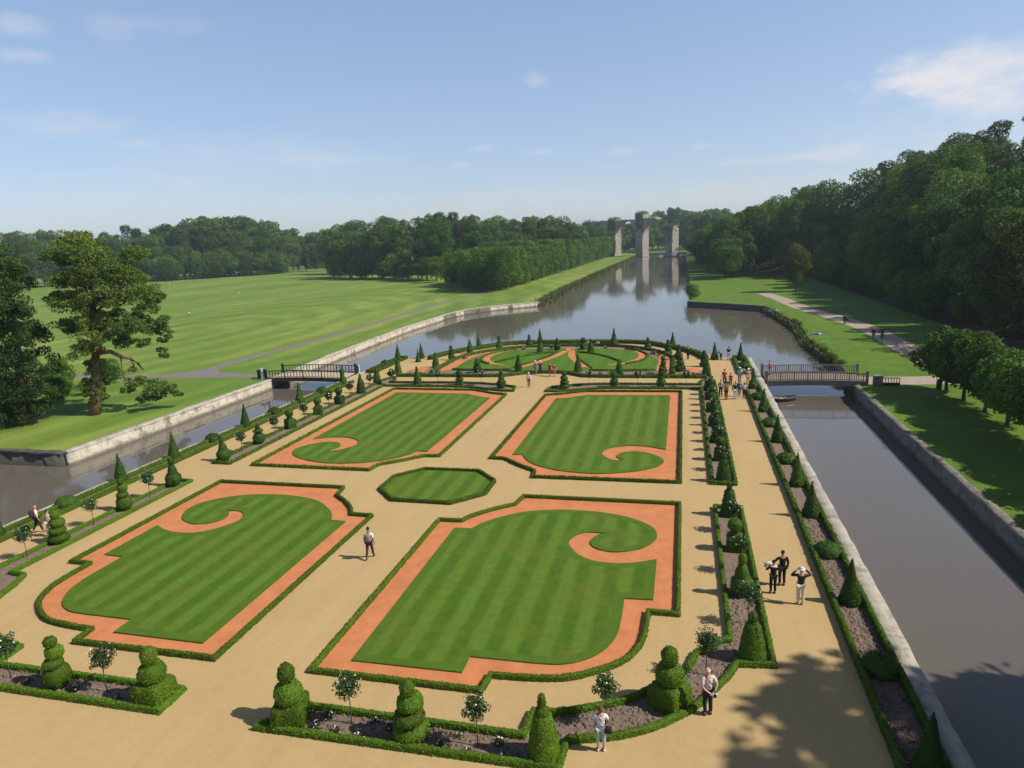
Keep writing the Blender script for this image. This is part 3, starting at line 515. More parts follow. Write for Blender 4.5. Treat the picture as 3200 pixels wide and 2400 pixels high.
# ------------------------------------------------------------------ standard roses
def rose_b(d):
    def f():
        e=empty('standard_rose'); near=max(1,d/25); hh=1.0
        tubes('trunk',[([(0,0,0),(.02,.01,.6),(0,0,1.2)],[.022,.018,.02]),([(0,0,1.1),(.15,.05,1.45)],[.014,.006]),([(0,0,1.1),(-.12,.1,1.5)],[.014,.006]),([(0,0,1.1),(.02,-.14,1.42)],[.014,.006])],M['stem'],e,6)
        n=int(1100/near); d_=NR.normal(size=(n,3)); d_/=np.linalg.norm(d_,axis=1)[:,None]; rr=NR.random(n)**.45*(.40+.10*np.sin(d_[:,0]*5+d_[:,2]*4)); P=d_*rr[:,None]*np.array([1,1,1.05])+np.array([0,0,1.38])
        V,Q=leaves(P,d_,.085*near**.8,1.0); link('crown',mesh('crown',V,Q,M['rose'],np.clip(NR.normal(.45,.25,n),0,1)),e)
        m_=11; d_=NR.normal(size=(m_,3)); d_[:,2]=abs(d_[:,2])*.8; d_/=np.linalg.norm(d_,axis=1)[:,None]; P=d_*.47+np.array([0,0,1.38]); V,Q=leaves(np.repeat(P,2,0),np.repeat(d_,2,0),.06*near**.6,.7,.9)
        link('blossom',mesh('blossom',V,Q,cloth((.78,.74,.66))),e); return e
    return f
ro=[(-25.6,18.4,'left end of the near left bed in view'),(-21.0,18.4,'near left bed, between its two topiaries'),(-10.95,18.5,'near right bed, between its first two topiaries'),(-6.35,18.3,'near right bed, right of its middle topiary'),(-2.4,20.2,'near right curve, above the woman'),(.95,23.4,'near right curve, above the white haired man')]
for x,y,wh in ro: put('rosenear',rose_b(24),'standard_rose',x,y,'standard rose with pale flowers in the '+wh,'rose tree','standard roses of the near beds',s=1.05)
for i,y in enumerate([27.2,31.8,36.5,46.6,51.2,55.8,60.6,65.4,69.9]):
    k=lod(y); put('rose'+k,rose_b(LDD[k]),'standard_rose',2.75,y,'slender standard rose, %s from the camera among the topiary of the right border'%ordn(i),'rose tree','standard roses of the right border')
for i,y in enumerate([27.4,31.9,36.6,46.8,51.6,56.6,61.4,66.1,71.0]):
    k=lod(y); put('rose'+k,rose_b(LDD[k]),'standard_rose',-35.1,y,'slender standard rose, %s from the camera among the topiary of the left border'%ordn(i),'rose tree','standard roses of the left border')
for i,x in enumerate([-33.4,-27.6,-22.3,-10.0,-4.7,.4]):
    put('rosefar',rose_b(80),'standard_rose',x,73.4,'standard rose on a bare stem in the front border, %s from its left end'%ordn(i),'rose tree','standard roses of the front border')
# low rose bushes and flower tufts
def bush_b(n,rx,rz_,ls,m_,fl=None,name='rose_bush'):
    def f():
        d_=NR.normal(size=(n,3)); d_[:,2]=abs(d_[:,2]); d_/=np.linalg.norm(d_,axis=1)[:,None]; P=d_*(NR.random(n)**.4)[:,None]*np.array([rx,rx,rz_])*(1+.25*np.sin(d_[:,:1]*6)); V,Q=leaves(P,d_,ls,1.0); tt=np.clip(NR.normal(.45,.25,n),0,1)
        if fl:
            k=max(3,n//14); P2=d_[:k]*np.array([rx,rx,rz_])*1.03; V2,Q2=leaves(np.repeat(P2,2,0),np.repeat(d_[:k],2,0),ls*.9,.6,.9)
            return link(name,mesh(name,np.concatenate([V,V2]),np.concatenate([Q,Q2+len(V)]),[m_,fl],np.concatenate([tt,np.zeros(len(Q2))]),np.concatenate([np.zeros(n),np.ones(len(Q2))])))
        return link(name,mesh(name,V,Q,m_,tt))
    return f
wf=cloth((.75,.70,.66)); pf=cloth((.62,.36,.42))
for i,(x,y,c_) in enumerate([(-12.1,18.1,'pink'),(-11.3,18.05,'pink'),(-10.4,18.0,'white'),(-11.9,18.7,'white'),(-10.2,18.7,'white'),(-9.5,18.5,'white'),(-7.6,18.1,'pink'),(-7.1,18.6,'white'),(-6.6,17.95,'pink'),(-5.7,18.5,'white'),(-5.4,18.0,'white'),(-22.3,18.2,'white'),(-20.2,18.1,'white'),(-24.6,18.3,'white')]):
    put('rb'+c_,bush_b(150,.2,.22,.07,M['rose'],pf if c_=='pink' else wf),'rose_bush',x,y,'low rose bush with %s flowers in the bare soil of the near beds'%c_,'rose bush','low %s rose bushes'%c_,s=R.uniform(.7,1.15))
for i in range(34):
    t_=R.uniform(0,1); x=R.uniform(-33,1.5); y=R.uniform(78.7,80.0) if i<20 else None
    if y is None:
        a=R.uniform(.1,3.04); x=AX+14.1*math.cos(a); y=88+12.3*math.sin(a)
    if -22<x<-10 and y<82: continue
    put('tuft',bush_b(90,.35,.4,.16,M['rose'],wf,'flowering_shrub'),'flowering_shrub',x,y,'small grey green flowering shrub in the soil round the far lawn','shrub','flowering shrubs of the round garden',s=R.uniform(.6,1.3))
# ------------------------------------------------------------------ trees
def crown(nl,rx,rz,z0,lr,n,ls,shape='round',fill=.14,sub=5):
    """leaf clumps on the surface of many lobes gathered into an uneven crown"""
    C_=[]
    while len(C_)<nl:
        v=NR.normal(size=3); v/=np.linalg.norm(v); k=NR.random()**.33
        if shape=='round': q=v*k*np.array([rx-lr*.6,rx-lr*.6,rz-lr*.5])
        elif shape=='col': q=np.array([v[0]*rx*.6,v[1]*rx*.6,NR.uniform(-1,1)*(rz-lr*.5)])
        else: q=v*k*np.array([rx,rx,rz])
        C_.append(q)
    C_=np.array(C_); Rr=lr*NR.uniform(.65,1.25,nl)*(1-.25*np.clip(C_[:,2]/rz,0,1))
    ci=NR.choice(nl,n,p=Rr**2/np.sum(Rr**2)); d_=NR.normal(size=(n,3)); d_[:,2]+=.25; d_/=np.linalg.norm(d_,axis=1)[:,None]
    sb=NR.normal(size=(sub*4,3)); sb/=np.linalg.norm(sb,axis=1)[:,None]
    bumpy=1+.22*np.max(d_@sb.T,axis=1)-.2+NR.normal(size=n)*.11
    An=NR.uniform(.72,1.3,(nl,3))*np.array([1,1,.88]); P=C_[ci]+d_*An[ci]*(Rr[ci]*bumpy)[:,None]
    inn=np.zeros(n,bool)
    for c_,r_ in zip(C_,Rr): inn|=np.linalg.norm(P-c_,axis=1)<r_*.72
    keep=~inn|(NR.random(n)<fill); P,d_,ci=P[keep],d_[keep],ci[keep]
    V,Q=leaves(P,d_*.9+np.array([0,0,.3]),ls,.75,.68)
    lt=NR.normal(.5,.17,nl); tone=np.clip(lt[ci]+NR.normal(0,.16,len(Q)),0,1)
    V[:,2]+=z0; return V,Q,tone
def tree_proto(key,kind,h_,cr_w,base,nl,lr,n,ls,m_,shape='round',tr=.3):
    hz=(h_-base)/2; V,Q,t_=crown(nl,cr_w,hz,base+hz,lr,n,ls,shape); cm=mesh('crown',V,Q,m_,t_)
    bm=bmesh.new(); top=base+hz*.9
    tube(bm,[(0,0,-.6),(0,0,.3),(.1,.05,base),(.0,.1,top)],[tr*1.5,tr*1.05,tr*.8,tr*.35],8)
    for i in range(5):
        a=i*1.26+R.random(); tube(bm,[(0,0,base*.85),(math.cos(a)*cr_w*.35,math.sin(a)*cr_w*.35,base+hz*.6),(math.cos(a)*cr_w*.6,math.sin(a)*cr_w*.6,base+hz*1.0)],[tr*.5,tr*.3,tr*.12],6)
    return kind,cm,bm_mesh('trunk',bm,M['bark'])
TP={}
TP['oak1']=tree_proto('oak1','broadleaf_tree',22,7.0,2.6,46,2.5,26000,.46,M['wood'])
TP['oak2']=tree_proto('oak2','broadleaf_tree',25,6.2,3.0,48,2.3,26000,.45,M['wood'])
TP['oak3']=tree_proto('oak3','broadleaf_tree',19,7.8,2.0,50,2.4,26000,.45,M['wood'])
TP['oak4']=tree_proto('oak4','broadleaf_tree',27,5.2,3.0,46,2.1,24000,.45,M['wood'],'col')
TP['dense']=tree_proto('dense','broadleaf_tree',21,8.2,2.4,40,2.2,16000,.72,M['wood'])
TP['poplar']=tree_proto('poplar','broadleaf_tree',30,3.9,3.0,60,1.7,24000,.42,M['wood2'],'col',tr=.26)
TP['airy']=tree_proto('airy','broadleaf_tree',24,6.4,4.0,60,1.55,19000,.44,M['wood2'],tr=.34)
TP['fir']=tree_proto('fir','broadleaf_tree',24,4.6,1.5,44,1.9,20000,.42,M['cedar'],'col',tr=.26)
TP['bush']=tree_proto('bush','broadleaf_tree',9,5.2,.2,26,2.0,11000,.38,M['wood'],tr=.15)
TP['lime']=tree_proto('lime','lime_tree',13.5,3.4,1.7,46,1.5,11000,.42,M['lime'],'col',tr=.16)
TP['ball']=tree_proto('ball','round_lime_tree',6.3,2.75,1.2,70,.9,26000,.25,M['lime'],tr=.16)
def tree(key,x,y,z,s,label,group,sz=1,cat='tree'):
    kind,cm,tm=TP[key]; e=empty(kind,(x,y,z),R.uniform(0,6.28)); e.scale=(s,s,s*sz)
    link('crown',cm,e); link('trunk',tm,e); return tag(e,label,cat,group)
def hill(x,y):
    x0=44-np.clip((y-230)/60,0,1)*12
    return float(np.clip((x-x0)/34,0,1)**1.2*17*(1-.45*np.clip((y-260)/200,0,1)))
# wooded slope on the right
gx=np.linspace(20,300,57); gy=np.linspace(-80,720,81); V=[(x,y,hill(x,y)-.02 if x>30 else -.06) for y in gy for x in gx]
Q=[(j*57+i,j*57+i+1,(j+1)*57+i+1,(j+1)*57+i) for j in range(80) for i in range(56)]
st(link('wooded_hill',mesh('wooded_hill',V,Q,M['floor'],smooth=True)))
wl='dark broadleaf tree massed in the shaded wood on the right hillside'; wg='trees of the wood on the right hillside'
oaks=['oak1','oak2','oak3','oak4']*3+['airy','fir','airy']; BH={'oak1':22,'oak2':25,'oak3':19,'oak4':27,'bush':9,'dense':21,'poplar':30,'airy':24,'fir':24}
y=36.0
while y<262:
    st_=9.2+y*.012
    for x,hh,jit in ((45.5,14.0,1.2),(52,18,1.8),(60.5,25.0,2.5),(69,24,2.5),(79,24,3)):
        k=R.choice(oaks if y>185 else oaks[:4]+['oak1','oak3','fir']); base=BH[k]; xx=x+R.uniform(-jit,jit); yy=y+R.uniform(-3,3)
        if xx>.5*yy+16: continue
        tree(k,xx,yy,hill(xx,yy),hh/base*R.uniform(.88,1.08)*(1.32 if x<50 and 86<yy<170 else 1.2 if x<55 and 86<yy<170 else 1.0 if x<55 else .66 if yy<135 else .80 if yy<172 else .97),wl,wg,1)
    y+=st_
for yy in range(92,262,13): tree('bush',42.6+R.uniform(-1,1.5),yy+R.uniform(-4,4),0,R.uniform(.55,.85),'low bushy tree on the shaded edge of the wood above the right bank lawn','bushy trees on the wood edge')
FARP0=[]
w2='tall broadleaf tree of the wood coming down to the right side of the canal'; g2='trees beside the far right of the canal'
y=264
while y<560:
    for x,hh in ((9.5,17),(17,21),(26,24),(36,26),(48,27)):
        k=R.choice(oaks); base=BH[k]
        q=(k,x+R.uniform(-2,2)+(7 if y<285 and x<12 else 0),y+R.uniform(-4,4),hill(x,y)*.6,hh/base*R.uniform(.9,1.12))
        if y>430: FARP0.append(q)
        else: tree(*q,w2,g2)
    y+=15 if y<400 else 22
tree('oak2',28.6,192,0,.52,'single tree with a bare lower trunk at the far end of the right bank walk',None)
tree('oak1',20.5,258,0,.72,'round lighter tree standing forward of the wood by the canal','trees beside the far right of the canal')
tree('oak3',14,250,0,.78,'broad tree at the near corner of the wood where it meets the canal',None)
# clipped lime alley along the left of the canal
al='tall clipped lime tree of the dense alley along the left side of the canal'; ag='lime trees of the canal alley'
y=216.0; i=0
while y<600:
    for k,x in enumerate((-58.5,-65,-72,-79,-86)):
        if y<232 and k>2 and y<216+k*4: continue
        if k>1 and y>330: continue
        tree('lime',x+R.uniform(-.3,.3),y+k*4.5*(1 if y<300 else 0)+R.uniform(-.4,.4),0,1.0*R.uniform(.96,1.05)*(1 if y<300 else 1.15),al,ag,R.uniform(.97,1.04))
    y+=5.6 if y<300 else 8.5 if y<420 else 13
# woods behind the park lawn
def skyline(px,Y,py):                       # ground point and height of something seen at (px,py) at depth Y
    d=pxdir(px,py); t_=Y/d.y; return d.x*t_,H+d.z*t_
FAR=[]; FARP=list(FARP0)
lw='large dark green tree in the wood behind the park lawn, left part'; lg='trees of the wood behind the park lawn, left part'
SK=[(-60,500),(0,500),(80,498),(150,493),(240,490),(330,486),(390,470),(440,460),(500,462),(560,470),(610,488),(645,497),(690,488),(740,470),(800,468),(870,465),(950,455),(1000,470),(1060,468),(1100,467),(1160,463),(1200,465),(1240,478),(1280,482),(1340,486)]
def sky_py(px):
    for (a,b_),(c_,d_) in zip(SK,SK[1:]):
        if a<=px<=c_: return b_+(d_-b_)*(px-a)/(c_-a)
    return 490
pale=['poplar','poplar','airy','oak1','oak2']
def woodrow(p0,p1,Y0,Y1,n,lab,grp,frac=1.0,jx=6,kinds=oaks):
    for i in range(n):
        u=(i+R.uniform(.2,.8))/n; px=p0+(p1-p0)*u; Y=Y0+(Y1-Y0)*u+R.uniform(-8,8); x,top=skyline(px,Y,sky_py(px)+R.uniform(-3,9)); top*=frac
        k=R.choice(kinds); base=BH[k]
        s=top/base; tree(k,x+R.uniform(-jx,jx)*.3,Y,0,min(max(s,.3),1.75),lab,grp,1 if s<1.75 else s/1.75)
woodrow(-60,345,345,405,14,lw,lg,.84); woodrow(-80,360,395,450,14,lw,lg,1.0); woodrow(330,620,410,480,13,lw,lg,.82); woodrow(375,575,450,500,10,'pale feathery tree rising above the left wood behind the park lawn','pale trees above the left wood',1.0,kinds=pale); FAR.append((330,640,455,520,13,1.0)); woodrow(335,612,394,462,22,'low rounded tree at the foot of the wood behind the park lawn','low trees at the foot of the left wood',.42,kinds=['bush','oak3'])
FAR.append((596,724,540,560,8,.92)); woodrow(610,700,500,470,5,'pointed darker tree in the gap between the two woods behind the lawn','darker trees in the gap of the far woods',.68,kinds=['oak4'])
rw='large dark green tree in the wood behind the park lawn, middle part'; rg='trees of the wood behind the park lawn, middle part'
woodrow(690,960,372,300,11,rw,rg,.86); woodrow(690,960,420,380,10,rw,rg,1.0); woodrow(720,935,358,282,16,'low rounded tree at the foot of the middle wood, shading the lawn','low trees at the foot of the middle wood',.40,kinds=['bush','oak3'])
woodrow(930,1250,360,420,13,rw,rg,1.0); FAR.append((930,1260,440,520,13,.97))
FAR.append((1225,1345,590,640,8,.93))
for px,Y,py in [(1300+12*i,R.uniform(700,760),R.uniform(480,489) if i<9 else R.uniform(450,470)) for i in range(24)]+[(1306+13*i,R.uniform(790,850),R.uniform(480,488) if i<9 else R.uniform(454,470)) for i in range(20)]+[(1506,545,470),(1528,530,462),(1490,590,486),(1550,560,464),(1578,540,466),(1600,520,470),(1335,600,512)]:
    x,top=skyline(px,Y,py); k=R.choice(oaks); base=BH[k]; FARP.append((k,x,Y,0,top/base)) if Y>600 else tree(k,x,Y,0,top/base,'tall hazy tree at the right end of the aqueduct, above its last pillar','trees at the right end of the aqueduct')
    x,top=skyline(px,Y,py); k=R.choice(oaks); base=BH[k]; tree(k,x,Y,0,top/base,'distant hazy tree seen through and above the right arches of the aqueduct','trees beyond the right arches')
for p0,p1,Y0,Y1,n,fr in FAR:
    for i in range(n):
        u=(i+R.uniform(.2,.8))/n; px=p0+(p1-p0)*u; Y=Y0+(Y1-Y0)*u+R.uniform(-8,8); x,top=skyline(px,Y,sky_py(px)+R.uniform(-2,8)); k=R.choice(oaks); FARP.append((k,x,Y,0,top*fr/BH[k]))
VV=[];QQ=[];TTn=[];nv=0                     # the far woods: one mass of foliage
for k,x,Y,z_,s in FARP:
    cm=TP[k][1]; n=len(cm.polygons); a=np.empty(4*n*3,np.float32); cm.vertices.foreach_get('co',a); a=a.reshape(n,4,3)[::5]; tn=np.empty(n,np.float32); cm.attributes['tone'].data.foreach_get('value',tn); tn=tn[::5]
    c_=a.mean(1,keepdims=True); a=(c_+(a-c_)*2.1)*s; th=R.uniform(0,6.28); ct,sn=math.cos(th),math.sin(th); b_=np.stack([a[...,0]*ct-a[...,1]*sn+x,a[...,0]*sn+a[...,1]*ct+Y,a[...,2]+z_],-1)
    VV.append(b_.reshape(-1,3)); TTn.append(np.clip(tn+R.uniform(-.2,.2),0,1)); QQ.append(np.arange(len(b_)*4).reshape(-1,4)+nv); nv+=len(b_)*4
tag(link('distant_wood',mesh('distant_wood',np.concatenate(VV),np.concatenate(QQ),M['wood'],np.concatenate(TTn))),'far off woods closing the view behind the park and beyond the aqueduct','wood',kind='stuff')
for px,Y,py in ((1232,566,489),(1248,560,494),(1263,572,486),(1278,562,492),(1292,575,488),(1306,566,496),(1316,590,500)):
    x,top=skyline(px,Y,py); k=R.choice(oaks); tree(k,x,Y,0,top/BH[k],'leafy tree growing before the left arches of the aqueduct','trees before the left arches')
# row of round limes on the right bank
for i,y in enumerate([72.6,68.4,64.2,60,55.8,51.6,47.4,43.2,39]):
    tree('ball',24.95+R.uniform(-.15,.15),y,0,R.uniform(.96,1.05),'round clipped lime tree, %s from the bridge in the row on the right bank'%ordn(i),'round limes on the right bank')
# tall trees just outside the picture whose shade falls on the promenade
for x,y,k,s in ((26.2,18.6,'dense',.96),(34,18.5,'dense',1.3),(24.8,9,'dense',1.25),(32,11,'dense',1.4),(36,14,'dense',1.5),(28,3,'dense',1.3)): tree(k,x,y,0,s,'tall broadleaf tree on the right bank beside the camera, shading the promenade','shade trees on the right bank')
# ------------------------------------------------------------------ the old pine, the dark conifers and shrubs on the left lawn
def at_px(px,py,bx,by,X,Y,tilt,ppm,dep):    # offset from the trunk foot, along the picture plane, dep metres towards the back
    u=(px-bx+tilt*(by-py))/ppm; z_=(by-py)/ppm
    return np.array([u*.82+dep*-.42,u*.42+dep*.82,z_])
def clump_tree(name,X,Y,base,tilt,ppm,cl,trunk,limbs,n,ls,m_,bark,label,flat=.5,dj=2.4):
    e=empty(name,(X,Y,0)); P=[];Dn=[];T_=[]
    tot_=sum(c_[2]**2 for c_ in cl)
    for px,py,r_ in cl:
        for d0 in ((-1,1) if r_>22 else (0,)):
            c_=at_px(px,py,*base,X,Y,tilt,ppm,d0*R.uniform(.2,dj)); rr=r_/ppm; k=int(n*r_*r_/tot_/(2 if r_>22 else 1))
            sub=NR.normal(size=(14,3)); sub/=np.linalg.norm(sub,axis=1)[:,None]; si=NR.integers(0,14,k)
            sc_=sub[si]*rr*np.array([.82,.82,.82*flat]); v=NR.normal(size=(k,3)); v[:,2]+=.3; v/=np.linalg.norm(v,axis=1)[:,None]
            P.append(c_+sc_+v*rr*np.array([.38,.38,.25])*(.55+.55*NR.random((k,1)))); Dn.append(v); T_.append(np.clip(NR.normal(.5,.15)+NR.normal(0,.2,k)+.12*(sub[si,2]),0,1))
    P=np.concatenate(P); V,Q=leaves(P,np.concatenate(Dn)*.8+np.array([0,0,.3]),ls,.9,.5); link('crown',mesh('crown',V,Q,m_,np.concatenate(T_)),e)
    tubes('trunk',[([at_px(px,py,*base,X,Y,tilt,ppm,dd) for px,py,dd,_ in trunk],[q[3] for q in trunk])],bark,e,10)
    for lb in limbs: tubes('limb',[([at_px(px,py,*base,X,Y,tilt,ppm,dd) for px,py,dd,_ in lb],[q[3] for q in lb])],bark,e,7)
    return tag(e,label,'tree')
PX,PY=-60.2,57.2
clump_tree('pine_tree',PX,PY,(205,893),.17,20.5,
 [(166,528,40),(140,558,30),(196,556,36),(284,556,27),(250,578,30),(215,592,45),(160,602,40),(272,602,38),(300,640,36),(232,640,44),(172,650,40),(318,672,24),(345,700,20),(352,738,16),(347,762,11),(250,690,38),(200,692,38),(208,722,32),(290,702,32),(300,742,20),(262,742,22),(186,752,28),(205,800,19),(207,842,17),(204,778,21),(206,862,14),(290,828,22),(325,845,24),(368,850,17),(282,800,11),(308,868,14),(345,862,16),(385,862,12),(275,845,14),(330,868,13),(352,775,12),(350,722,18),(330,650,22),(190,820,15),(222,822,14),(190,845,13),(222,856,12),(212,880,10),(150,700,30),(140,640,28),(258,722,24),(320,720,16)],
 [(205,895,0,.62),(206,850,0,.5),(206,790,.1,.42),(204,730,.2,.36),(200,670,.2,.3),(190,600,.2,.22),(175,540,.2,.1)],
 [[(206,760,0,.26),(240,757,-.6,.22),(265,768,-1,.2),(285,772,-1.3,.2),(305,786,-1.4,.13),(316,800,-1.4,.06)],[(285,772,-1.3,.14),(296,786,-1.6,.1),(300,800,-1.7,.05)],[(205,735,0,.2),(240,715,.6,.15),(285,690,1.0,.1),(325,700,1,.06),(340,735,1,.04)],[(200,680,0,.16),(235,650,-.8,.1),(285,600,-1,.06)],[(195,640,0,.14),(165,600,.8,.08)],[(204,742,.3,.13),(186,730,-.6,.09),(176,735,-1,.05)],[(265,770,-1,.08),(270,800,-1.2,.06),(275,830,-1.2,.04),(300,835,-1.3,.02)]],
 72000,.23,M['pine'],M['pinebark'],'tall old pine with a bent bare limb and ivy clad trunk on the left lawn')
clump_tree('conifer_tree',-64.6,52.6,(88,912),.186,20.5,
 [(28,560,36),(60,592,34),(20,612,42),(78,628,30),(40,660,46),(88,676,34),(18,710,46),(70,722,46),(105,735,28),(40,770,50),(96,782,42),(128,800,28),(30,830,52),(92,838,44),(132,842,26),(20,880,40),(60,890,42),(105,878,32)],
 [(88,915,0,.5),(86,850,0,.42),(80,760,0,.32),(66,660,0,.2),(45,580,0,.08)],[],52000,.24,M['cedar'],M['bark'],'dense dark conifer at the left edge of the lawn, its branches reaching the grass')
clump_tree('conifer_tree',-73.5,51.5,(0,895),.2,19.0,
 [(-10,600,40),(-30,640,46),(0,660,44),(-40,700,50),(0,740,50),(-50,780,54),(5,800,50),(-20,850,54),(10,880,40)],
 [(-10,900,0,.5),(-12,760,0,.35),(-15,620,0,.1)],[],26000,.25,M['cedar'],M['bark'],'second dark conifer cut by the left edge of the picture')
def shrub(x,y,s,sz,label,k='bush',grp=None):
    kind,cm,tm=TP[k]; e=empty('shrub',(x,y,0),R.uniform(0,6)); e.scale=(s,s,s*sz); link('crown',cm,e); link('stem',tm,e); return tag(e,label,'shrub',grp)
shrub(-70.5,63,.42,.9,'yellow green shrub between the two conifer trunks and the pine'); shrub(-73,72,.40,.9,'bright green shrub between the pine and the dark conifer'); shrub(-70,66,.26,.8,'low bright shrub at the foot of the dark conifer'); shrub(-79,70,.45,.9,'taller shrub behind the dark conifer')
shrub(1.9,176.5,.42,.95,'rounded bush overhanging the canal corner of the right bank'); shrub(1.9,187,.3,1.1,'thin bush on the canal edge behind the rounded corner bush')
for i in range(22):
    y=R.uniform(86,143); x=np.interp(y,[86,93,108,124,141,145],[18.1,18.6,18.2,19.3,18.4,18.2])-.25; shrub(x+R.uniform(-.2,.3),y,R.choice([.04,.06,.09,.13]) if y>98 else R.uniform(.09,.17),R.uniform(.35,.6),'dark ragged bush overhanging the right edge of the basin','bush','bushes on the right edge of the basin')
def blades(name,pts,n,h_,wd,m_,label,cat,spread):
    i=NR.integers(0,len(pts)-1,n); u=NR.random(n)[:,None]; A=np.array(pts); P=A[i]*(1-u)+A[i+1]*u; P=np.concatenate([P+NR.normal(size=(n,2))*np.array(spread),np.zeros((n,1))],1); P[:,2]=WZ+.6*NR.random(n)
    a=NR.uniform(0,6.28,n); t_=np.stack([np.cos(a),np.sin(a),0*a],1)*wd; tip=np.stack([NR.normal(size=n)*.35,NR.normal(size=n)*.35,h_*NR.uniform(.6,1.2,n)],1)
    V=np.stack([P-t_,P+t_,P+tip*.7+t_*.8,P+tip-t_*.3],1).reshape(-1,3); return tag(link(name,mesh(name,V,np.arange(4*n).reshape(-1,4),m_,NR.random(n))),label,cat,kind='stuff')
blades('reeds',[(-36.6,178),(-37.7,215),(-38.1,255),(-38.1,340),(-37.6,440),(-37.4,560)],9000,1.5,.12,M['reed'],'belt of reeds and rough herbs on the left edge of the canal','reeds',(.7,1.5))
blades('rough_grass',[(18.7,93),(18.6,100),(18.2,108),(19.2,124),(18.5,141),(17.4,154)],2600,.9,.08,M['reed'],'rough grass hanging over the right edge of the basin','grass',(.4,1))
# paths
def strip(name,pts,wd,m_,z_=.006):
    V,Q=sweep(path([pts],6),wd,0,False,3,0,z_,[(-.5,0),(.5,0)]); return st(link(name,mesh(name,V,Q,m_)))
strip('park_path',[(-64.5,78.5),(-65.5,84),(-65.3,94),(-64.5,112),(-64.4,135),(-65.2,165),(-63.2,200),(-60.2,212)],1.9,M['path'])
strip('park_path',[(-51.7,78.2),(-57,78.0),(-66,77.4),(-78,76.9),(-95,76.4),(-140,74)],2.0,M['path'],.008)
st(slab('park_path',[(-56,79.2),(-62,80.3),(-64.4,82.5),(-66.3,86),(-66.6,82),(-70,78),(-60,77.5)],.010,.010,M['path']))
strip('right_walk',[(20.2,188),(22.2,172),(24,150),(27.0,133),(28.6,118),(28.6,104),(28.5,92),(28.4,78),(29.5,60),(31,40),(33,10)],3.6,M['path2'])
strip('right_walk',[(17.6,77.4),(20.5,77.3),(24,77.5),(28,78.2)],4.0,M['path2'],.008)
# ------------------------------------------------------------------ ruined aqueduct across the end of the canal
e=empty('ruined_aqueduct',(-8.8,558.4,0)); ang=math.atan2(-.7,1.0); ca,sa=math.cos(ang),math.sin(ang); pit=28.9
def rough(bm,amp):
    bmesh.ops.subdivide_edges(bm,edges=bm.edges[:],cuts=3,use_grid_fill=True)
    for v in bm.verts: v.co+=Vector(NR.normal(size=3))*amp
def blk(name,s0,s1,t0,t1,z0,z1,amp=.16):
    bm=bmesh.new(); box(bm,s0,s1,t0,t1,z0,z1); rough(bm,amp); o=link(name,bm_mesh(name,bm,M['ruin']),e); o.rotation_euler.z=ang; return o
tops={-5:24,-4:26,-3:27,-2:30.5,-1:31,0:27,1:34.5}
tops={-3:29.0,-2:30.2,-1:33.6,0:22.5,1:27.0}
for k,tp in tops.items():
    s=k*pit; blk('pillar',s-3.4,s+3.4,-4,4,-2,19.5); blk('pillar_top',s-3.7,s+3.7,-3.6,3.6,19.55,tp,.4)
    bm=bmesh.new(); box(bm,s-3.7,s+3.7,-4.4,4.4,-2,.4); o=link('pillar_foot',bm_mesh('pillar_foot',bm,M['ruin']),e); o.rotation_euler.z=ang
    n=1500; P=np.stack([NR.uniform(s-4,s+4,n),NR.uniform(-4,4,n),tp+np.abs(NR.normal(0,1.1,n))-.8],1); low=NR.random(n)<.5; P[low,2]-=NR.uniform(0,13,low.sum())**1.0; P[low,1]=-4.1
    V,Q=leaves(P,NR.normal(size=(n,3)),.75); o=link('overgrowth',mesh('overgrowth',V,Q,M['wood'],NR.random(n)),e); o.rotation_euler.z=ang
def arch(s0,s1,zs,th,t0,t1,a0,a1,top):
    bm=bmesh.new(); r_=(s1-s0)/2; c_=(s0+s1)/2; n=18; rows=[]
    for i in range(n+1):
        a=math.pi*(a0+(a1-a0)*i/n); x_=c_-r_*math.cos(a); z_=zs+r_*math.sin(a); zt=max(top+NR.normal()*.3,z_+th*.6)
        rows.append([bm.verts.new(q) for q in ((x_,t0,z_),(x_,t1,z_),(x_,t1,zt),(x_,t0,zt))])
    for r1,r2 in zip(rows,rows[1:]):
        for k in range(4): bm.faces.new((r1[k],r1[(k+1)%4],r2[(k+1)%4],r2[k]))
    bm.faces.new(rows[0]); bm.faces.new(rows[-1][::-1]); bmesh.ops.recalc_face_normals(bm,faces=bm.faces)
    o=link('arch',bm_mesh('arch',bm,M['ruin']),e); o.rotation_euler.z=ang
for k,a0,a1,tp in ((-3,0,1,29.4),(-2,0,1,29.2),(-1,0,.55,29.6)): arch(k*pit+3.45,(k+1)*pit-3.45,17.2,.9,-3.4,3.4,a0,a1,tp)
tag(e,'ruined stone aqueduct with tall pillars and broken arches spanning the end of the canal','aqueduct')
d=pxdir(640,520); x,_=skyline(640,530,520); e=empty('aqueduct_stump',(x,575,0)); bm=bmesh.new(); box(bm,-5,5,-4,4,0,30); rough(bm,.4); link('pillar',bm_mesh('pillar',bm,M['ruin']),e); bm=bmesh.new(); box(bm,-19,-9,-4,4,0,27); rough(bm,.4); link('pillar',bm_mesh('pillar',bm,M['ruin']),e); bm=bmesh.new(); box(bm,-9,-5.05,-3.5,3.5,20,27); rough(bm,.3); link('arch',bm_mesh('arch',bm,M['ruin']),e); tag(e,'distant reddish stump of the aqueduct half hidden in the gap between the woods','aqueduct')
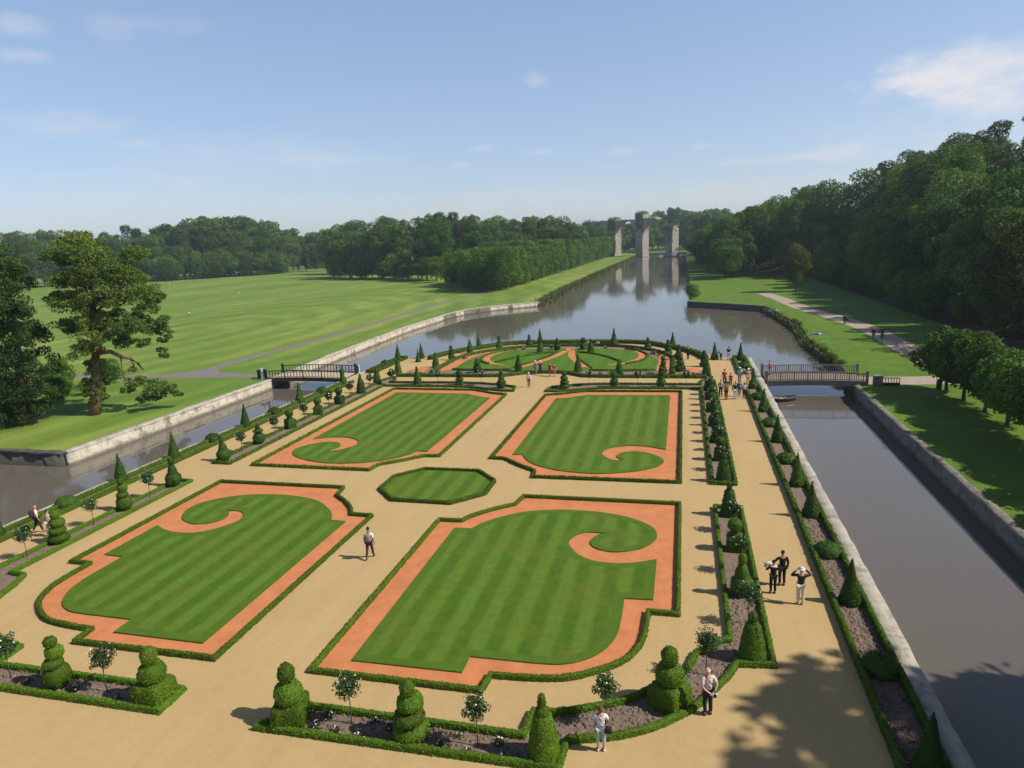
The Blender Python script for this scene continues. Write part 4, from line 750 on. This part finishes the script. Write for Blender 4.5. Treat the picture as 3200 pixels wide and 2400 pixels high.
# ------------------------------------------------------------------ bridges, gate, boat, bin
def bridge(x0,x1,y0,y1,zd,m_,mdeck,label,posts,rail_h,beam,arc=.12):
    e=empty('footbridge',((x0+x1)/2,(y0+y1)/2,0)); ox,oy=(x0+x1)/2,(y0+y1)/2; Ln=x1-x0; hx=Ln/2; hy=(y1-y0)/2
    zz=lambda x:zd+arc*(1-(x/hx)**2)
    def sl(name,ya,yb,za,zb,m2,n=12):
        bm=bmesh.new(); xs=[-hx+Ln*i/n for i in range(n+1)]; rows=[[bm.verts.new((x,q,zz(x)+h_)) for q,h_ in ((ya,za),(yb,za),(yb,zb),(ya,zb))] for x in xs]
        for r1,r2 in zip(rows,rows[1:]):
            for k in range(4): bm.faces.new((r1[k],r1[(k+1)%4],r2[(k+1)%4],r2[k]))
        bm.faces.new(rows[0]); bm.faces.new(rows[-1][::-1]); bmesh.ops.recalc_face_normals(bm,faces=bm.faces); return link(name,bm_mesh(name,bm,m2),e)
    sl('deck',-hy+.18,hy-.18,-.1,0,mdeck); sl('beam',-hy,-hy+.17,-beam,.05,M['dsteel'] if m_ is not M['iron'] else m_); sl('beam',hy-.17,hy,-beam,.05,M['dsteel'] if m_ is not M['iron'] else m_); sl('girder',-.4,.4,-beam,-.12,M['dsteel'])
    for q in (-hy+.08,hy-.08):
        sl('handrail',q-.06,q+.06,rail_h-.09,rail_h,m_); sl('bottom_rail',q-.03,q+.03,.12,.18,m_)
        n=int(Ln/posts)
        for i in range(n+1):
            x=-hx+Ln*i/n; big=i%6==0; w_=.055 if big else .03; bm=bmesh.new(); box(bm,x-w_,x+w_,q-w_*.8,q+w_*.8,zz(x)+(-.12 if big else .181),zz(x)+rail_h-.095); link('baluster',bm_mesh('baluster',bm,m_),e)
    for sx in (-1,1):
        for q in (-hy+.08,hy-.08):
            bm=bmesh.new(); box(bm,sx*(hx+.13)-.11,sx*(hx+.13)+.11,q-.11,q+.11,-.3,zd+rail_h+.14); box(bm,sx*(hx+.13)-.15,sx*(hx+.13)+.15,q-.15,q+.15,zd+rail_h+.145,zd+rail_h+.22); link('end_post',bm_mesh('end_post',bm,m_),e)
    return tag(e,label,'bridge'),e
_,rb=bridge(8.75,18.3,75.2,79.6,.25,M['oak'],M['oak'],'grey weathered timber footbridge over the right canal',.22,.95,.52)
_,lb_=bridge(-51.7,-41.3,75.6,79.7,.15,M['iron'],M['deck'],'dark iron footbridge with pale deck over the left canal',.42,1.0,.42)
bm=bmesh.new(); box(bm,17.3,19.2,74.6,80.2,-1.4,-.32); box(bm,18.9,19.7,74.5,75.1,-.3,.95); box(bm,18.84,19.76,74.44,75.16,.955,1.05); ab=tag(link('bridge_abutment',bm_mesh('bridge_abutment',bm,M['stone2'])),'dark stone abutment block carrying the right end of the timber bridge','abutment')
bm=bmesh.new(); box(bm,-52.6,-51.35,75.2,80.2,-1.4,-.3); tag(link('bridge_abutment',bm_mesh('bridge_abutment',bm,M['iron'])),'dark abutment under the left end of the iron bridge','abutment')
def railing(x0,x1,y,label):
    e=empty('railing',((x0+x1)/2,y,0)); h_=(x1-x0)/2
    bm=bmesh.new(); box(bm,-h_,h_,-.05,.05,.72,.8); link('handrail',bm_mesh('handrail',bm,M['oak']),e); bm=bmesh.new(); box(bm,-h_,h_,-.06,.06,0,.28); link('kick_board',bm_mesh('kick_board',bm,M['iron']),e)
    n=7
    for i in range(n): bm=bmesh.new(); x=-h_+.05+(2*h_-.1)*i/(n-1); box(bm,x-.03,x+.03,-.03,.03,.285,.715); link('baluster',bm_mesh('baluster',bm,M['oak']),e)
    return tag(e,label,'railing')
railing(19.75,21.4,74.95,'short dark railing beyond the abutment of the right bridge')
e=empty('white_gate',(-42.0,80.0,0)); bm=bmesh.new()
for x in (-1.1,-.25,.5,1.1): box(bm,x-.06,x+.06,-.06,.06,0,1.15)
link('gate_post',bm_mesh('gate_post',bm,M['white']),e)
for z_ in (.1,.5,1.0):
    bm=bmesh.new(); box(bm,-1.03,.43,-.04,.04,z_,z_+.1); link('rail',bm_mesh('rail',bm,M['white']),e)
bm=bmesh.new(); box(bm,.57,1.03,-.03,.03,.1,1.05); link('panel',bm_mesh('panel',bm,M['dsteel']),e)
tag(e,'small white gate with a grey panel at the terrace end of the iron bridge','gate')
bm=bmesh.new(); box(bm,-53.35,-52.75,76.1,76.9,0,1.05); box(bm,-53.42,-52.68,76.03,76.97,1.055,1.14); tag(link('gate_pier',bm_mesh('gate_pier',bm,M['iron'])),'dark square pier at the lawn end of the iron bridge','pier')
bm=bmesh.new(); box(bm,-52.45,-52.25,75.55,75.75,0,1.35); box(bm,-52.5,-52.2,75.5,75.8,1.355,1.42); tag(link('white_post',bm_mesh('white_post',bm,M['white'])),'white post beside the dark pier of the iron bridge','post')
e=empty('rowing_boat',(9.85,72.4,WZ),rad(20)); ns=11; V=[];Q=[]
for i in range(ns):
    u=-1+2*i/(ns-1); b_=.55*(1-abs(u)**2.4)+.02; sh=.42+.12*u*u
    for a,z_ in ((-1,sh),(-.85,.18),(-.4,-.05),(.4,-.05),(.85,.18),(1,sh),(.9,sh),(.76,.2),(.34,.03),(-.34,.03),(-.76,.2),(-.9,sh)): V.append((u*1.55,a*b_,z_))
for i in range(ns-1):
    for k in range(12): Q.append((i*12+k,i*12+(k+1)%12,(i+1)*12+(k+1)%12,(i+1)*12+k))
link('hull',mesh('hull',V,Q,plain('dark_green_boat_paint',(.025,.04,.035),.4),smooth=True),e)
for x in (-.6,.5): bm=bmesh.new(); box(bm,x-.12,x+.12,-.44,.44,.27,.31); link('seat',bm_mesh('seat',bm,M['oak']),e)
bm=bmesh.new(); box(bm,-.25,.3,-.25,.2,.06,.22); box(bm,-.2,.15,-.2,.1,.225,.33); link('white_bundle',bm_mesh('white_bundle',bm,M['white']),e); tag(e,'small dark rowing boat with a white bundle moored below the right bridge','boat')
e=empty('litter_bin',(24.45,73.45,0)); V,Q=lathe([(0,.2),(.02,.24),(.78,.26),(.8,.24),(.8,.2),(.1,.18)],14); link('bucket',mesh('bucket',V,Q,M['iron']),e); V,Q=lathe([(.86,.01),(.9,.3),(.93,.3),(.97,.01)],14); link('lid',mesh('lid',V,Q,M['iron']),e); tubes('lid_support',[([(.22,0,.7),(.22,0,.9)],[.015,.015]),([(-.22,0,.7),(-.22,0,.9)],[.015,.015])],M['iron'],e,5); tag(e,'dark litter bin by the first round lime on the right bank','bin')
# ------------------------------------------------------------------ people
SKIN=[]
def skinned(name,J,Ed,rad_,m_,parent,root=0,sub=1):
    """one continuous surface grown round a skeleton of joints"""
    ks=list(dict.fromkeys(k for e_ in Ed for k in e_)); ix={k:i for i,k in enumerate(ks)}
    me=bpy.data.meshes.new(name); me.from_pydata([J[k] for k in ks],[(ix[a],ix[b]) for a,b in Ed],[]); me.materials.append(m_)
    o=link(name,me,parent); mo=o.modifiers.new('skin','SKIN'); mo.use_smooth_shade=True
    for k,i in ix.items():
        r_=rad_[k]; me.skin_vertices[0].data[i].radius=r_ if isinstance(r_,tuple) else (r_,r_)
        me.skin_vertices[0].data[i].use_root=(i==0)
    if sub: s_=o.modifiers.new('sub','SUBSURF'); s_.levels=sub; s_.render_levels=sub
    SKIN.append(o); return o
def person(x,y,face,label,top,legs,hair,h_=1.74,sk=(.50,.29,.20),sleeves='short',legwear='long',shoes=(.05,.045,.04),pose=None,hat=None,z=0,group=None,bald=False,long_hair=False,stride=0,tail=None,fing=True):
    e=empty('person',(x,y,z),rad(face)); e.scale=(h_/1.75,)*3; lean=0
    J=dict(pel=(0,0,.96),wai=(0,.0,1.10),che=(0,.01,1.28),ncb=(0,0,1.45),nec=(0,.015,1.52),hd0=(0,.035,1.585),hd1=(0,.03,1.66),hd2=(0,.02,1.725),nose=(0,.125,1.635),chin=(0,.085,1.585))
    for s,n in ((-1,'L'),(1,'R')):
        J.update({'sh'+n:(s*.19,0,1.41),'el'+n:(s*.245,-.03,1.14),'wr'+n:(s*.26,.05,.91),'pm'+n:(s*.262,.075,.84),'hi'+n:(s*.095,0,.92),'kn'+n:(s*.10,.03+stride*s*.10,.50),'an'+n:(s*.10,-.02+stride*s*.26,.09+(.06 if stride and s<0 else 0)),'to'+n:(s*.115,.14+stride*s*.26,.035),'ea'+n:(s*.098,.02,1.645)})
    if pose: J.update(pose)
    for s,n in ((-1,'L'),(1,'R')):          # four curled fingers of unequal length and a thumb from the side of the palm
        w_=Vector(J['wr'+n]); p_=Vector(J['pm'+n]); d_=(p_-w_).normalized(); a_=d_.orthogonal().normalized(); a_=(Vector((0,1,0))-d_*d_.y); a_=a_.normalized() if a_.length>.1 else Vector((1,0,0)); b_=d_.cross(a_)*-s
        for i,(o_,l_) in enumerate(((.030,.062),(.010,.072),(-.010,.068),(-.029,.052))):
            k=p_+a_*o_+d_*.03; J['f%d%s'%(i,n)]=tuple(k); J['g%d%s'%(i,n)]=tuple(k+d_*l_*.6+b_*.01); J['h%d%s'%(i,n)]=tuple(k+d_*l_+b_*.028)
        t_=w_.lerp(p_,.45)+a_*.03; J['t0'+n]=tuple(t_); J['t1'+n]=tuple(t_+a_*.025+d_*.045+b_*.01)
    Rr=dict(pel=(.15,.115),wai=(.135,.10),che=(.155,.11),ncb=(.085,.075),nec=.055,hd0=(.072,.085),hd1=(.078,.098),hd2=(.058,.07),nose=.014,chin=.03)
    for n in 'LR': Rr.update({'sh'+n:.06,'el'+n:.043,'wr'+n:.029,'pm'+n:(.036,.018),'hi'+n:.088,'kn'+n:.06,'an'+n:.04,'to'+n:.036,'ea'+n:.016,'t0'+n:.013,'t1'+n:.009,**{'%s%d%s'%(c_,i,n):r_ for i in range(4) for c_,r_ in (('f',.0105),('g',.009),('h',.007))}})
    Ed=[('pel','wai'),('wai','che'),('che','ncb'),('ncb','nec'),('nec','hd0'),('hd0','hd1'),('hd1','hd2'),('hd0','chin'),('hd1','nose')]
    for n in 'LR':
        Ed+=[('che','sh'+n),('sh'+n,'el'+n),('el'+n,'wr'+n),('wr'+n,'pm'+n),('pel','hi'+n),('hi'+n,'kn'+n),('kn'+n,'an'+n),('an'+n,'to'+n),('hd1','ea'+n)]
        if fing: Ed+=[('wr'+n,'t0'+n),('t0'+n,'t1'+n)]+[q for i in range(4) for q in (('pm'+n,'f%d%s'%(i,n)),('f%d%s'%(i,n),'g%d%s'%(i,n)),('g%d%s'%(i,n),'h%d%s'%(i,n)))]
    skinned('body',J,Ed,Rr,cloth(sk,.6),e)
    g=.016; CR={k:((v[0]+g,v[1]+g) if isinstance(v,tuple) else v+g) for k,v in Rr.items()}
    J2=dict(J); CR['ncb']=(.09,.08); CR['hem']=(.17,.135); J2['hem']=tuple(Vector(J['pel'])+Vector((0,0,-.05)))
    Es=[('hem','wai'),('wai','che'),('che','ncb')]
    for n in 'LR':
        Es+=[('che','sh'+n)]
        if sleeves!='none':
            m_=tuple(Vector(J['sh'+n]).lerp(Vector(J['el'+n]),.85)); J2['sl'+n]=m_; CR['sl'+n]=.066
            if sleeves=='long': Es+=[('sh'+n,'el'+n),('el'+n,'wr'+n)]; CR['wr'+n]=.042
            else: Es+=[('sh'+n,'sl'+n)]
    skinned('jacket' if sleeves=='long' else 'shirt',J2,Es,CR,cloth(top),e)
    J3=dict(J); Et=[('pel','hi'+n) for n in 'LR']
    for n in 'LR':
        Et.append(('hi'+n,'kn'+n)); J3['cu'+n]=tuple(Vector(J['kn'+n]).lerp(Vector(J['an'+n]),.55 if legwear=='capri' else .97)); CR['cu'+n]=.062; CR['kn'+n]=.078; CR['hi'+n]=.106; Et.append(('kn'+n,'cu'+n))
    CR['pel']=(.158,.125); skinned('trousers',J3,Et,CR,cloth(legs),e)
    for n in 'LR':
        J4={'a':tuple(Vector(J['an'+n])+Vector((0,-.05,-.04))),'b':tuple(Vector(J['an'+n]).lerp(Vector(J['to'+n]),.5)+Vector((0,0,-.012))),'c':tuple(Vector(J['to'+n])+Vector((0,.02,.005)))}
        skinned('shoe',J4,[('a','b'),('b','c')],{'a':.045,'b':(.048,.05),'c':.04},cloth(shoes,.5),e)
    if not bald:
        hd=Vector(J['hd1']); J5={'a':tuple(hd+Vector((0,-.045,-.05))),'b':tuple(hd+Vector((0,-.03,.03))),'c':tuple(Vector(J['hd2'])+Vector((0,-.0,.015))),'d':tuple(Vector(J['hd2'])+Vector((0,.055,-.012)))}; E5=[('a','b'),('b','c'),('c','d')]; R5={'a':(.085,.06),'b':(.1,.09),'c':(.085,.085),'d':(.06,.035),'e':(.07,.05)}
        if long_hair: J5['e']=tuple(hd+Vector((0,-.07,-.16))); E5=[('e','a')]+E5
        skinned('hair',J5,E5,R5,cloth(hair),e)
    else:
        hd=Vector(J['hd1']); skinned('hair',{'a':tuple(hd+Vector((-.09,-.02,-.02))),'b':tuple(hd+Vector((0,-.085,-.02))),'c':tuple(hd+Vector((.09,-.02,-.02)))},[('a','b'),('b','c')],{'a':(.02,.03),'b':(.03,.045),'c':(.02,.03)},cloth(hair),e)
    for s in (-1,1):
        V,Q=lathe(rnd(-.009,.009,.013,.6,4),6); hd=Vector(J['hd1']); V=V+np.array([hd.x+s*.032,hd.y+.09,hd.z+.002]); link('eye',mesh('eye',V,Q,cloth((.03,.025,.02),.3),smooth=True),e)
    if hat:
        hd=Vector(J['hd2']); V,Q=lathe([(-.055,.10),(-.05,.155),(-.035,.155),(-.03,.108),(.03,.1),(.06,.06),(.065,.004)],14); link('hat',mesh('hat',V+np.array(hd),Q,cloth(hat),smooth=True),e)
    tag(e,label,'person',group); return e,J
def bag(e,J,m_,at,size,strap=True,name='shoulder_bag',side=1):
    x,y,z_=at; a,b_,c_=size; V,Q=lathe([(-c_,a*.6),(-c_*.8,a*.9),(0,a),(c_*.7,a*.9),(c_,a*.4),(c_*1.01,.004)],12,1); V=V*np.array([1,b_/a,1])+np.array(at); o=link(name,mesh(name,V,Q,m_,smooth=True),e)
    if strap:
        s=side; pts=[(x,y,z_+c_),(s*.13,-.145,1.16),(s*.0,-.15,1.30),(-s*.085,-.10,1.44),(-s*.1,.0,1.485),(-s*.07,.09,1.42),(s*.05,.15,1.2),(x-s*.05,y+.1,z_+c_)]
        bm=bmesh.new(); tube(bm,pts,[.017]*len(pts),6); link('strap',bm_mesh('strap',bm,m_),e)
white=(.72,.70,.69); black=(.012,.011,.012); navy=(.018,.02,.032); pinkw=(.62,.50,.48)
e,J=person(.92,21.2,24,'white haired man in pale pink shirt, hands clasped behind his back, at the near hedge',(.66,.55,.53),navy,(.75,.72,.7),1.78,bald=True,sk=(.60,.34,.26),pose={'elL':(-.26,-.13,1.16),'wrL':(-.08,-.19,.98),'pmL':(-.03,-.20,.95),'elR':(.26,-.13,1.16),'wrR':(.10,-.20,.96),'pmR':(.05,-.215,.93)})
bag(e,J,cloth((.03,.028,.03)),(.12,-.23,.86),(.07,.04,.07),side=1); link('folded_paper',mesh('folded_paper',[(.02,-.25,.83),(.2,-.25,.8),(.2,-.24,.93),(.02,-.24,.95),(.02,-.235,.83),(.2,-.235,.8),(.2,-.225,.93),(.02,-.225,.95)],[(0,1,2,3),(7,6,5,4),(0,4,5,1),(1,5,6,2),(2,6,7,3),(3,7,4,0)],cloth(white)),e)
e,J=person(-2.42,18.85,8,'woman in white top and pale cropped trousers with black shoulder bag at the hedge',white,(.40,.47,.52),(.16,.06,.035),1.62,legwear='capri',shoes=(.75,.73,.72),long_hair=True,pose={'elL':(-.24,.06,1.16),'wrL':(-.12,.24,1.25),'pmL':(-.06,.27,1.28),'elR':(.25,.04,1.16),'wrR':(.14,.22,1.22),'pmR':(.08,.26,1.26)})
bag(e,J,cloth((.03,.028,.03)),(.25,-.12,.93),(.15,.07,.13)); V,Q=sweep([(-.15,.115),(-.2,0),(-.15,-.125),(.15,-.125),(.2,0),(.15,.115)],.035,.24,True,.2,0,.82); link('tied_jacket',mesh('tied_jacket',V,Q,cloth((.30,.31,.31)),smooth=True),e)
e,J=person(-15.85,30.35,6,'man walking up the middle sand walk with a grey backpack over a white shirt',white,(.05,.035,.03),(.04,.025,.02),1.76,stride=1,sk=(.35,.2,.14))
V,Q=lathe(rnd(1.02,1.44,.17,.5),12,1); link('backpack',mesh('backpack',V*np.array([.9,.65,1])+np.array([0,-.2,0]),Q,cloth((.20,.18,.15)),smooth=True),e)
person(4.5,30.75,12,'taller person in black jacket and trousers, arm round the map reader on the right promenade',black,black,(.06,.025,.015),1.72,sleeves='long',sk=(.40,.18,.10),pose={'elL':(-.30,.10,1.2),'wrL':(-.36,.02,1.22),'pmL':(-.40,0,1.2)})
e,J=person(4.02,29.95,8,'person in a black dress and pale collar reading an opened map on the right promenade',black,black,(.02,.012,.01),1.60,sk=(.5,.3,.22),pose={'elL':(-.33,.10,1.18),'wrL':(-.24,.26,1.28),'pmL':(-.2,.29,1.31),'elR':(.27,.08,1.16),'wrR':(.1,.27,1.26),'pmR':(.05,.3,1.29)})
V=np.array([(-.36,.34,1.2),(-.1,.40,1.22),(.14,.34,1.2),(-.36,.38,1.46),(-.1,.44,1.48),(.14,.38,1.46)]); V=np.concatenate([V,V+np.array([0,.006,0])]); link('map',mesh('map',V,[(0,1,4,3),(1,2,5,4),(9,10,7,6),(10,11,8,7),(0,3,9,6),(2,8,11,5),(3,4,10,9),(4,5,11,10),(0,6,7,1),(1,7,8,2)],cloth((.78,.72,.62))),e)
V,Q=sweep([(-.1,.06),(-.12,-.06),(.12,-.06),(.1,.06)],.05,.05,True,.1,0,1.42); link('collar',mesh('collar',V,Q,cloth((.75,.68,.6)),smooth=True),e)
e,J=person(5.05,29.15,-4,'person in dark jacket and cream trousers photographing with raised elbows on the promenade',(.035,.025,.024),(.66,.58,.47),(.55,.52,.52),1.72,sleeves='long',shoes=(.5,.45,.38),hat=(.66,.64,.66),pose={'elL':(-.42,.08,1.30),'wrL':(-.20,.24,1.50),'pmL':(-.14,.27,1.55),'elR':(.40,.10,1.40),'wrR':(.18,.24,1.58),'pmR':(.12,.25,1.62)})
bm=bmesh.new(); box(bm,-.08,.08,.26,.33,1.53,1.62); box(bm,-.03,.03,.335,.38,1.545,1.605); link('camera',bm_mesh('camera',bm,M['iron']),e)
e,J=person(-37.75,30.5,-30,'striding man in white shirt with dark backpack on the left walk',white,(.02,.03,.03),(.6,.55,.5),1.76,stride=.9,sk=(.62,.22,.10),bald=True)
V,Q=lathe(rnd(.98,1.46,.2,.5),12,1); link('backpack',mesh('backpack',V*np.array([.85,.6,1])+np.array([0,-.2,0]),Q,cloth((.05,.03,.035)),smooth=True),e)
e,J=person(-36.4,30.1,20,'person in a pinkish top and sand coloured trousers touching the topiary of the left border',(.52,.40,.37),(.60,.52,.38),(.05,.03,.03),1.70,stride=.3,pose={'elR':(.33,.12,1.2),'wrR':(.42,.33,1.14),'pmR':(.45,.39,1.14)})
bag(e,J,cloth((.06,.04,.045)),(.2,-.14,.95),(.12,.06,.15))
person(-16.6,72.6,-8,'person in white hooded top and dark red trousers on the main walk',(.78,.78,.78),(.30,.04,.03),(.7,.68,.66),1.66,sleeves='long',hat=(.8,.8,.8))
G='visitors by the hedge bay of the round garden'
person(-17.4,80.0,160,'visitor in a grey top and white hat, left of the four by the hedge bay',(.35,.31,.33),(.25,.24,.20),(.1,.08,.07),1.68,hat=white,group=G)
person(-16.7,79.6,200,'visitor in black with a pale hat, second of the four by the hedge bay',(.03,.03,.025),(.03,.03,.03),(.1,.08,.07),1.74,hat=(.7,.62,.62),shoes=(.6,.58,.55),group=G)
person(-15.4,78.9,150,'visitor in a crimson top and shorts, third of the four by the hedge bay',(.42,.045,.08),(.34,.06,.09),(.04,.03,.02),1.66,legwear='capri',group=G)
person(-14.8,78.6,210,'visitor in dark purple and orange, right of the four by the hedge bay',(.20,.04,.08),(.45,.12,.06),(.03,.02,.02),1.64,legwear='capri',group=G)
G='group of visitors on the right promenade by the bridge'
for x,y,f,lb,tp,lg,hr,hh,kw in ((3.7,68.9,170,'person in white patterned shirt, leftmost of the group by the right bridge',(.52,.49,.48),black,(.1,.07,.06),1.76,{}),
 (4.15,67.75,150,'person in brown patterned shirt at the front of the group by the bridge',(.35,.26,.21),black,(.3,.25,.2),1.62,{}),
 (5.0,67.9,190,'person in black jacket and pale jeans in the group by the bridge',(.02,.02,.025),(.48,.55,.62),(.03,.02,.02),1.78,dict(sleeves='long',shoes=(.6,.6,.62))),
 (5.45,69.2,200,'person in dark striped shirt in the middle of the group by the bridge',(.09,.10,.13),(.04,.04,.05),(.05,.03,.03),1.66,{}),
 (5.85,68.2,185,'person in pale pink shirt, rightmost of the group by the right bridge',(.72,.60,.64),black,(.03,.02,.02),1.66,{}),
 (4.3,69.9,165,'dark clothed person half hidden inside the group by the right bridge',(.04,.04,.05),(.05,.05,.06),(.04,.03,.02),1.68,{}),
 (4.35,74.5,180,'person in a red cap and red top standing behind the group by the right bridge',(.42,.04,.025),(.2,.05,.04),(.2,.04,.02),1.72,dict(hat=(.36,.03,.02))),
 (4.95,73.9,170,'shorter person in a dark red hooded top behind the group by the right bridge',(.34,.035,.025),(.12,.04,.04),(.25,.04,.03),1.42,dict(hat=(.34,.03,.02))),
 (5.95,75.2,160,'person in a white cap and pale blue shirt near the end of the right bridge',(.50,.60,.68),(.25,.28,.3),(.1,.08,.06),1.80,dict(hat=white,sk=(.25,.14,.09))),
 (6.75,74.6,200,'person in a tall white hat and pink top beside the end of the right bridge',(.50,.30,.30),(.5,.36,.27),(.2,.15,.12),1.80,dict(hat=(.85,.84,.85),sk=(.62,.36,.28)))): person(x,y,f,lb,tp,lg,hr,hh,group=G,fing=False,**kw)
person(9.35,78.7,95,'person in red clothes at the far railing of the right bridge',(.55,.04,.05),(.50,.06,.06),(.1,.05,.05),1.6,z=.3,fing=False)
person(5.7,89.9,10,'person in a black top and pale grey trousers at the water end of the promenade',black,(.42,.43,.46),black,1.72,fing=False)
person(4.75,89.6,30,'bending person in black beside the yew cone at the water end of the promenade',black,black,black,1.5,fing=False,pose={'che':(0,.2,1.18),'ncb':(0,.34,1.25),'nec':(0,.40,1.27),'hd0':(0,.45,1.29),'hd1':(0,.5,1.33),'hd2':(0,.54,1.37),'nose':(0,.58,1.28),'chin':(0,.5,1.25),'shL':(-.19,.3,1.22),'shR':(.19,.3,1.22),'eaL':(-.1,.49,1.32),'eaR':(.1,.49,1.32),'elL':(-.25,.36,.98),'elR':(.25,.36,.98),'wrL':(-.2,.42,.8),'wrR':(.2,.42,.8),'pmL':(-.2,.44,.74),'pmR':(.2,.44,.74)})
person(.7,90.3,40,'person in black on the sand ring right of the round lawn',black,black,black,1.75,fing=False,sleeves='long')
SIT={'kn%s'%n:(s*.13,.42,1.0+.22) for s,n in ((-1,'L'),(1,'R'))}
def sitpose(legs=.38):                      # sitting on the ground, hands on the knees; drop is the height lost
    q={}
    for s,n in ((-1,'L'),(1,'R')): q.update({'kn'+n:(s*.14,.42,1.16),'an'+n:(s*.12,.62,.88),'to'+n:(s*.13,.76,.84),'el'+n:(s*.27,.12,1.2),'wr'+n:(s*.18,.34,1.2),'pm'+n:(s*.16,.4,1.2)})
    return q
for x,y,f,lb,tp,lg,hr in ((-13.9,101.9,180,'person in pink seated by the far water hedge, left of two',(.66,.48,.47),(.55,.40,.38),(.12,.07,.05)),(-12.4,101.9,170,'person in pale pink seated by the far water hedge, right of two',(.70,.55,.53),(.60,.45,.42),(.06,.03,.03)),(-131.5,160.5,-60,'person in a white shirt sitting on the park lawn',(.78,.77,.76),(.30,.26,.24),(.15,.12,.1)),(-172.7,240.8,-60,'distant person in white sitting far out on the park lawn',(.8,.8,.8),(.6,.58,.55),(.3,.25,.2))): person(x,y,f,lb,tp,lg,hr,1.74 if y<150 else 1.95,z=-.80,pose=sitpose(),fing=False)
person(-288.5,339.5,-60,'tiny distant person in white sitting at the edge of the left wood',(.8,.8,.8),(.7,.7,.7),(.3,.25,.2),1.9,z=-.8,pose=sitpose(),fing=False)
def lying(x,y,rz,label,top,legs):
    e,J=person(0,0,0,label,top,legs,(.05,.04,.03),1.72,fing=False); e.matrix_world=Matrix.Translation((x,y,.14))@Matrix.Rotation(rad(rz),4,'Z')@Matrix.Rotation(rad(90),4,'X')@Matrix.Translation((0,0,-.9))
    b=Matrix.Translation((x,y,.005))
    bm=bmesh.new(); box(bm,-1.1,1.1,-.7,.7,0,.012); o=link('picnic_blanket',bm_mesh('picnic_blanket',bm,cloth((.16,.17,.24)))); o.location=(x,y,.004); o.rotation_euler.z=rad(rz-90); tag(o,'dark blue blanket '+('on the park lawn by a seated person' if x<0 else 'on the right bank, nearer to the bridge' if y<130 else 'on the right bank, farther from the bridge'),'blanket')
lying(19.9,111.4,100,'person in white lying on the right bank lawn, nearer to the bridge',(.75,.75,.74),(.10,.11,.16)); lying(17.9,146.0,80,'person in white lying on the right bank lawn, farther from the bridge',(.72,.72,.72),(.06,.06,.08))
lying(-134.5,160.0,40,'person in pale grey lying on the park lawn beside a seated friend',(.46,.40,.38),(.40,.34,.33))
person(26.55,106.6,-15,'person in black on the right bank walk, left of a walking couple',black,black,(.5,.48,.46),1.72,sleeves='long',fing=False)
e,J=person(27.75,106.9,-15,'person in dark green with a red bag, right of the walking couple',(.015,.03,.028),black,(.35,.36,.36),1.72,sleeves='long',fing=False)
bag(e,J,cloth((.42,.03,.035)),(-.42,.0,.98),(.2,.1,.16),strap=False); 
e,J=person(26.2,123.3,-15,'lone person in dark clothes with a round black bag farther along the right bank walk',black,(.02,.02,.025),black,1.7,sleeves='long',fing=False); bag(e,J,cloth(black),(.45,.0,.85),(.2,.12,.2),strap=False)
bpy.context.view_layer.update(); dg=bpy.context.evaluated_depsgraph_get()
for o in SKIN:
    me=bpy.data.meshes.new_from_object(o.evaluated_get(dg)); me.name=o.name.split('.')[0]; o.modifiers.clear(); o.data=me
# ------------------------------------------------------------------ air
HAZE=.00023
if HAZE:
    bm=bmesh.new(); box(bm,-3600,3600,-1000,5300,-4.2,62); o=link('haze',bm_mesh('haze',bm,[])); m=bpy.data.materials.new('summer_haze'); m.use_nodes=True; t=m.node_tree; t.nodes.remove(t.nodes['Principled BSDF'])
    v=t.nodes.new('ShaderNodeVolumePrincipled'); v.inputs['Color'].default_value=(.72,.82,.95,1); v.inputs['Density'].default_value=HAZE; v.inputs['Anisotropy'].default_value=.3; lk(t,v.outputs[0],t.nodes['Material Output'].inputs['Volume']); o.data.materials.append(m); tag(o,'thin summer haze in the air','haze',kind='stuff')
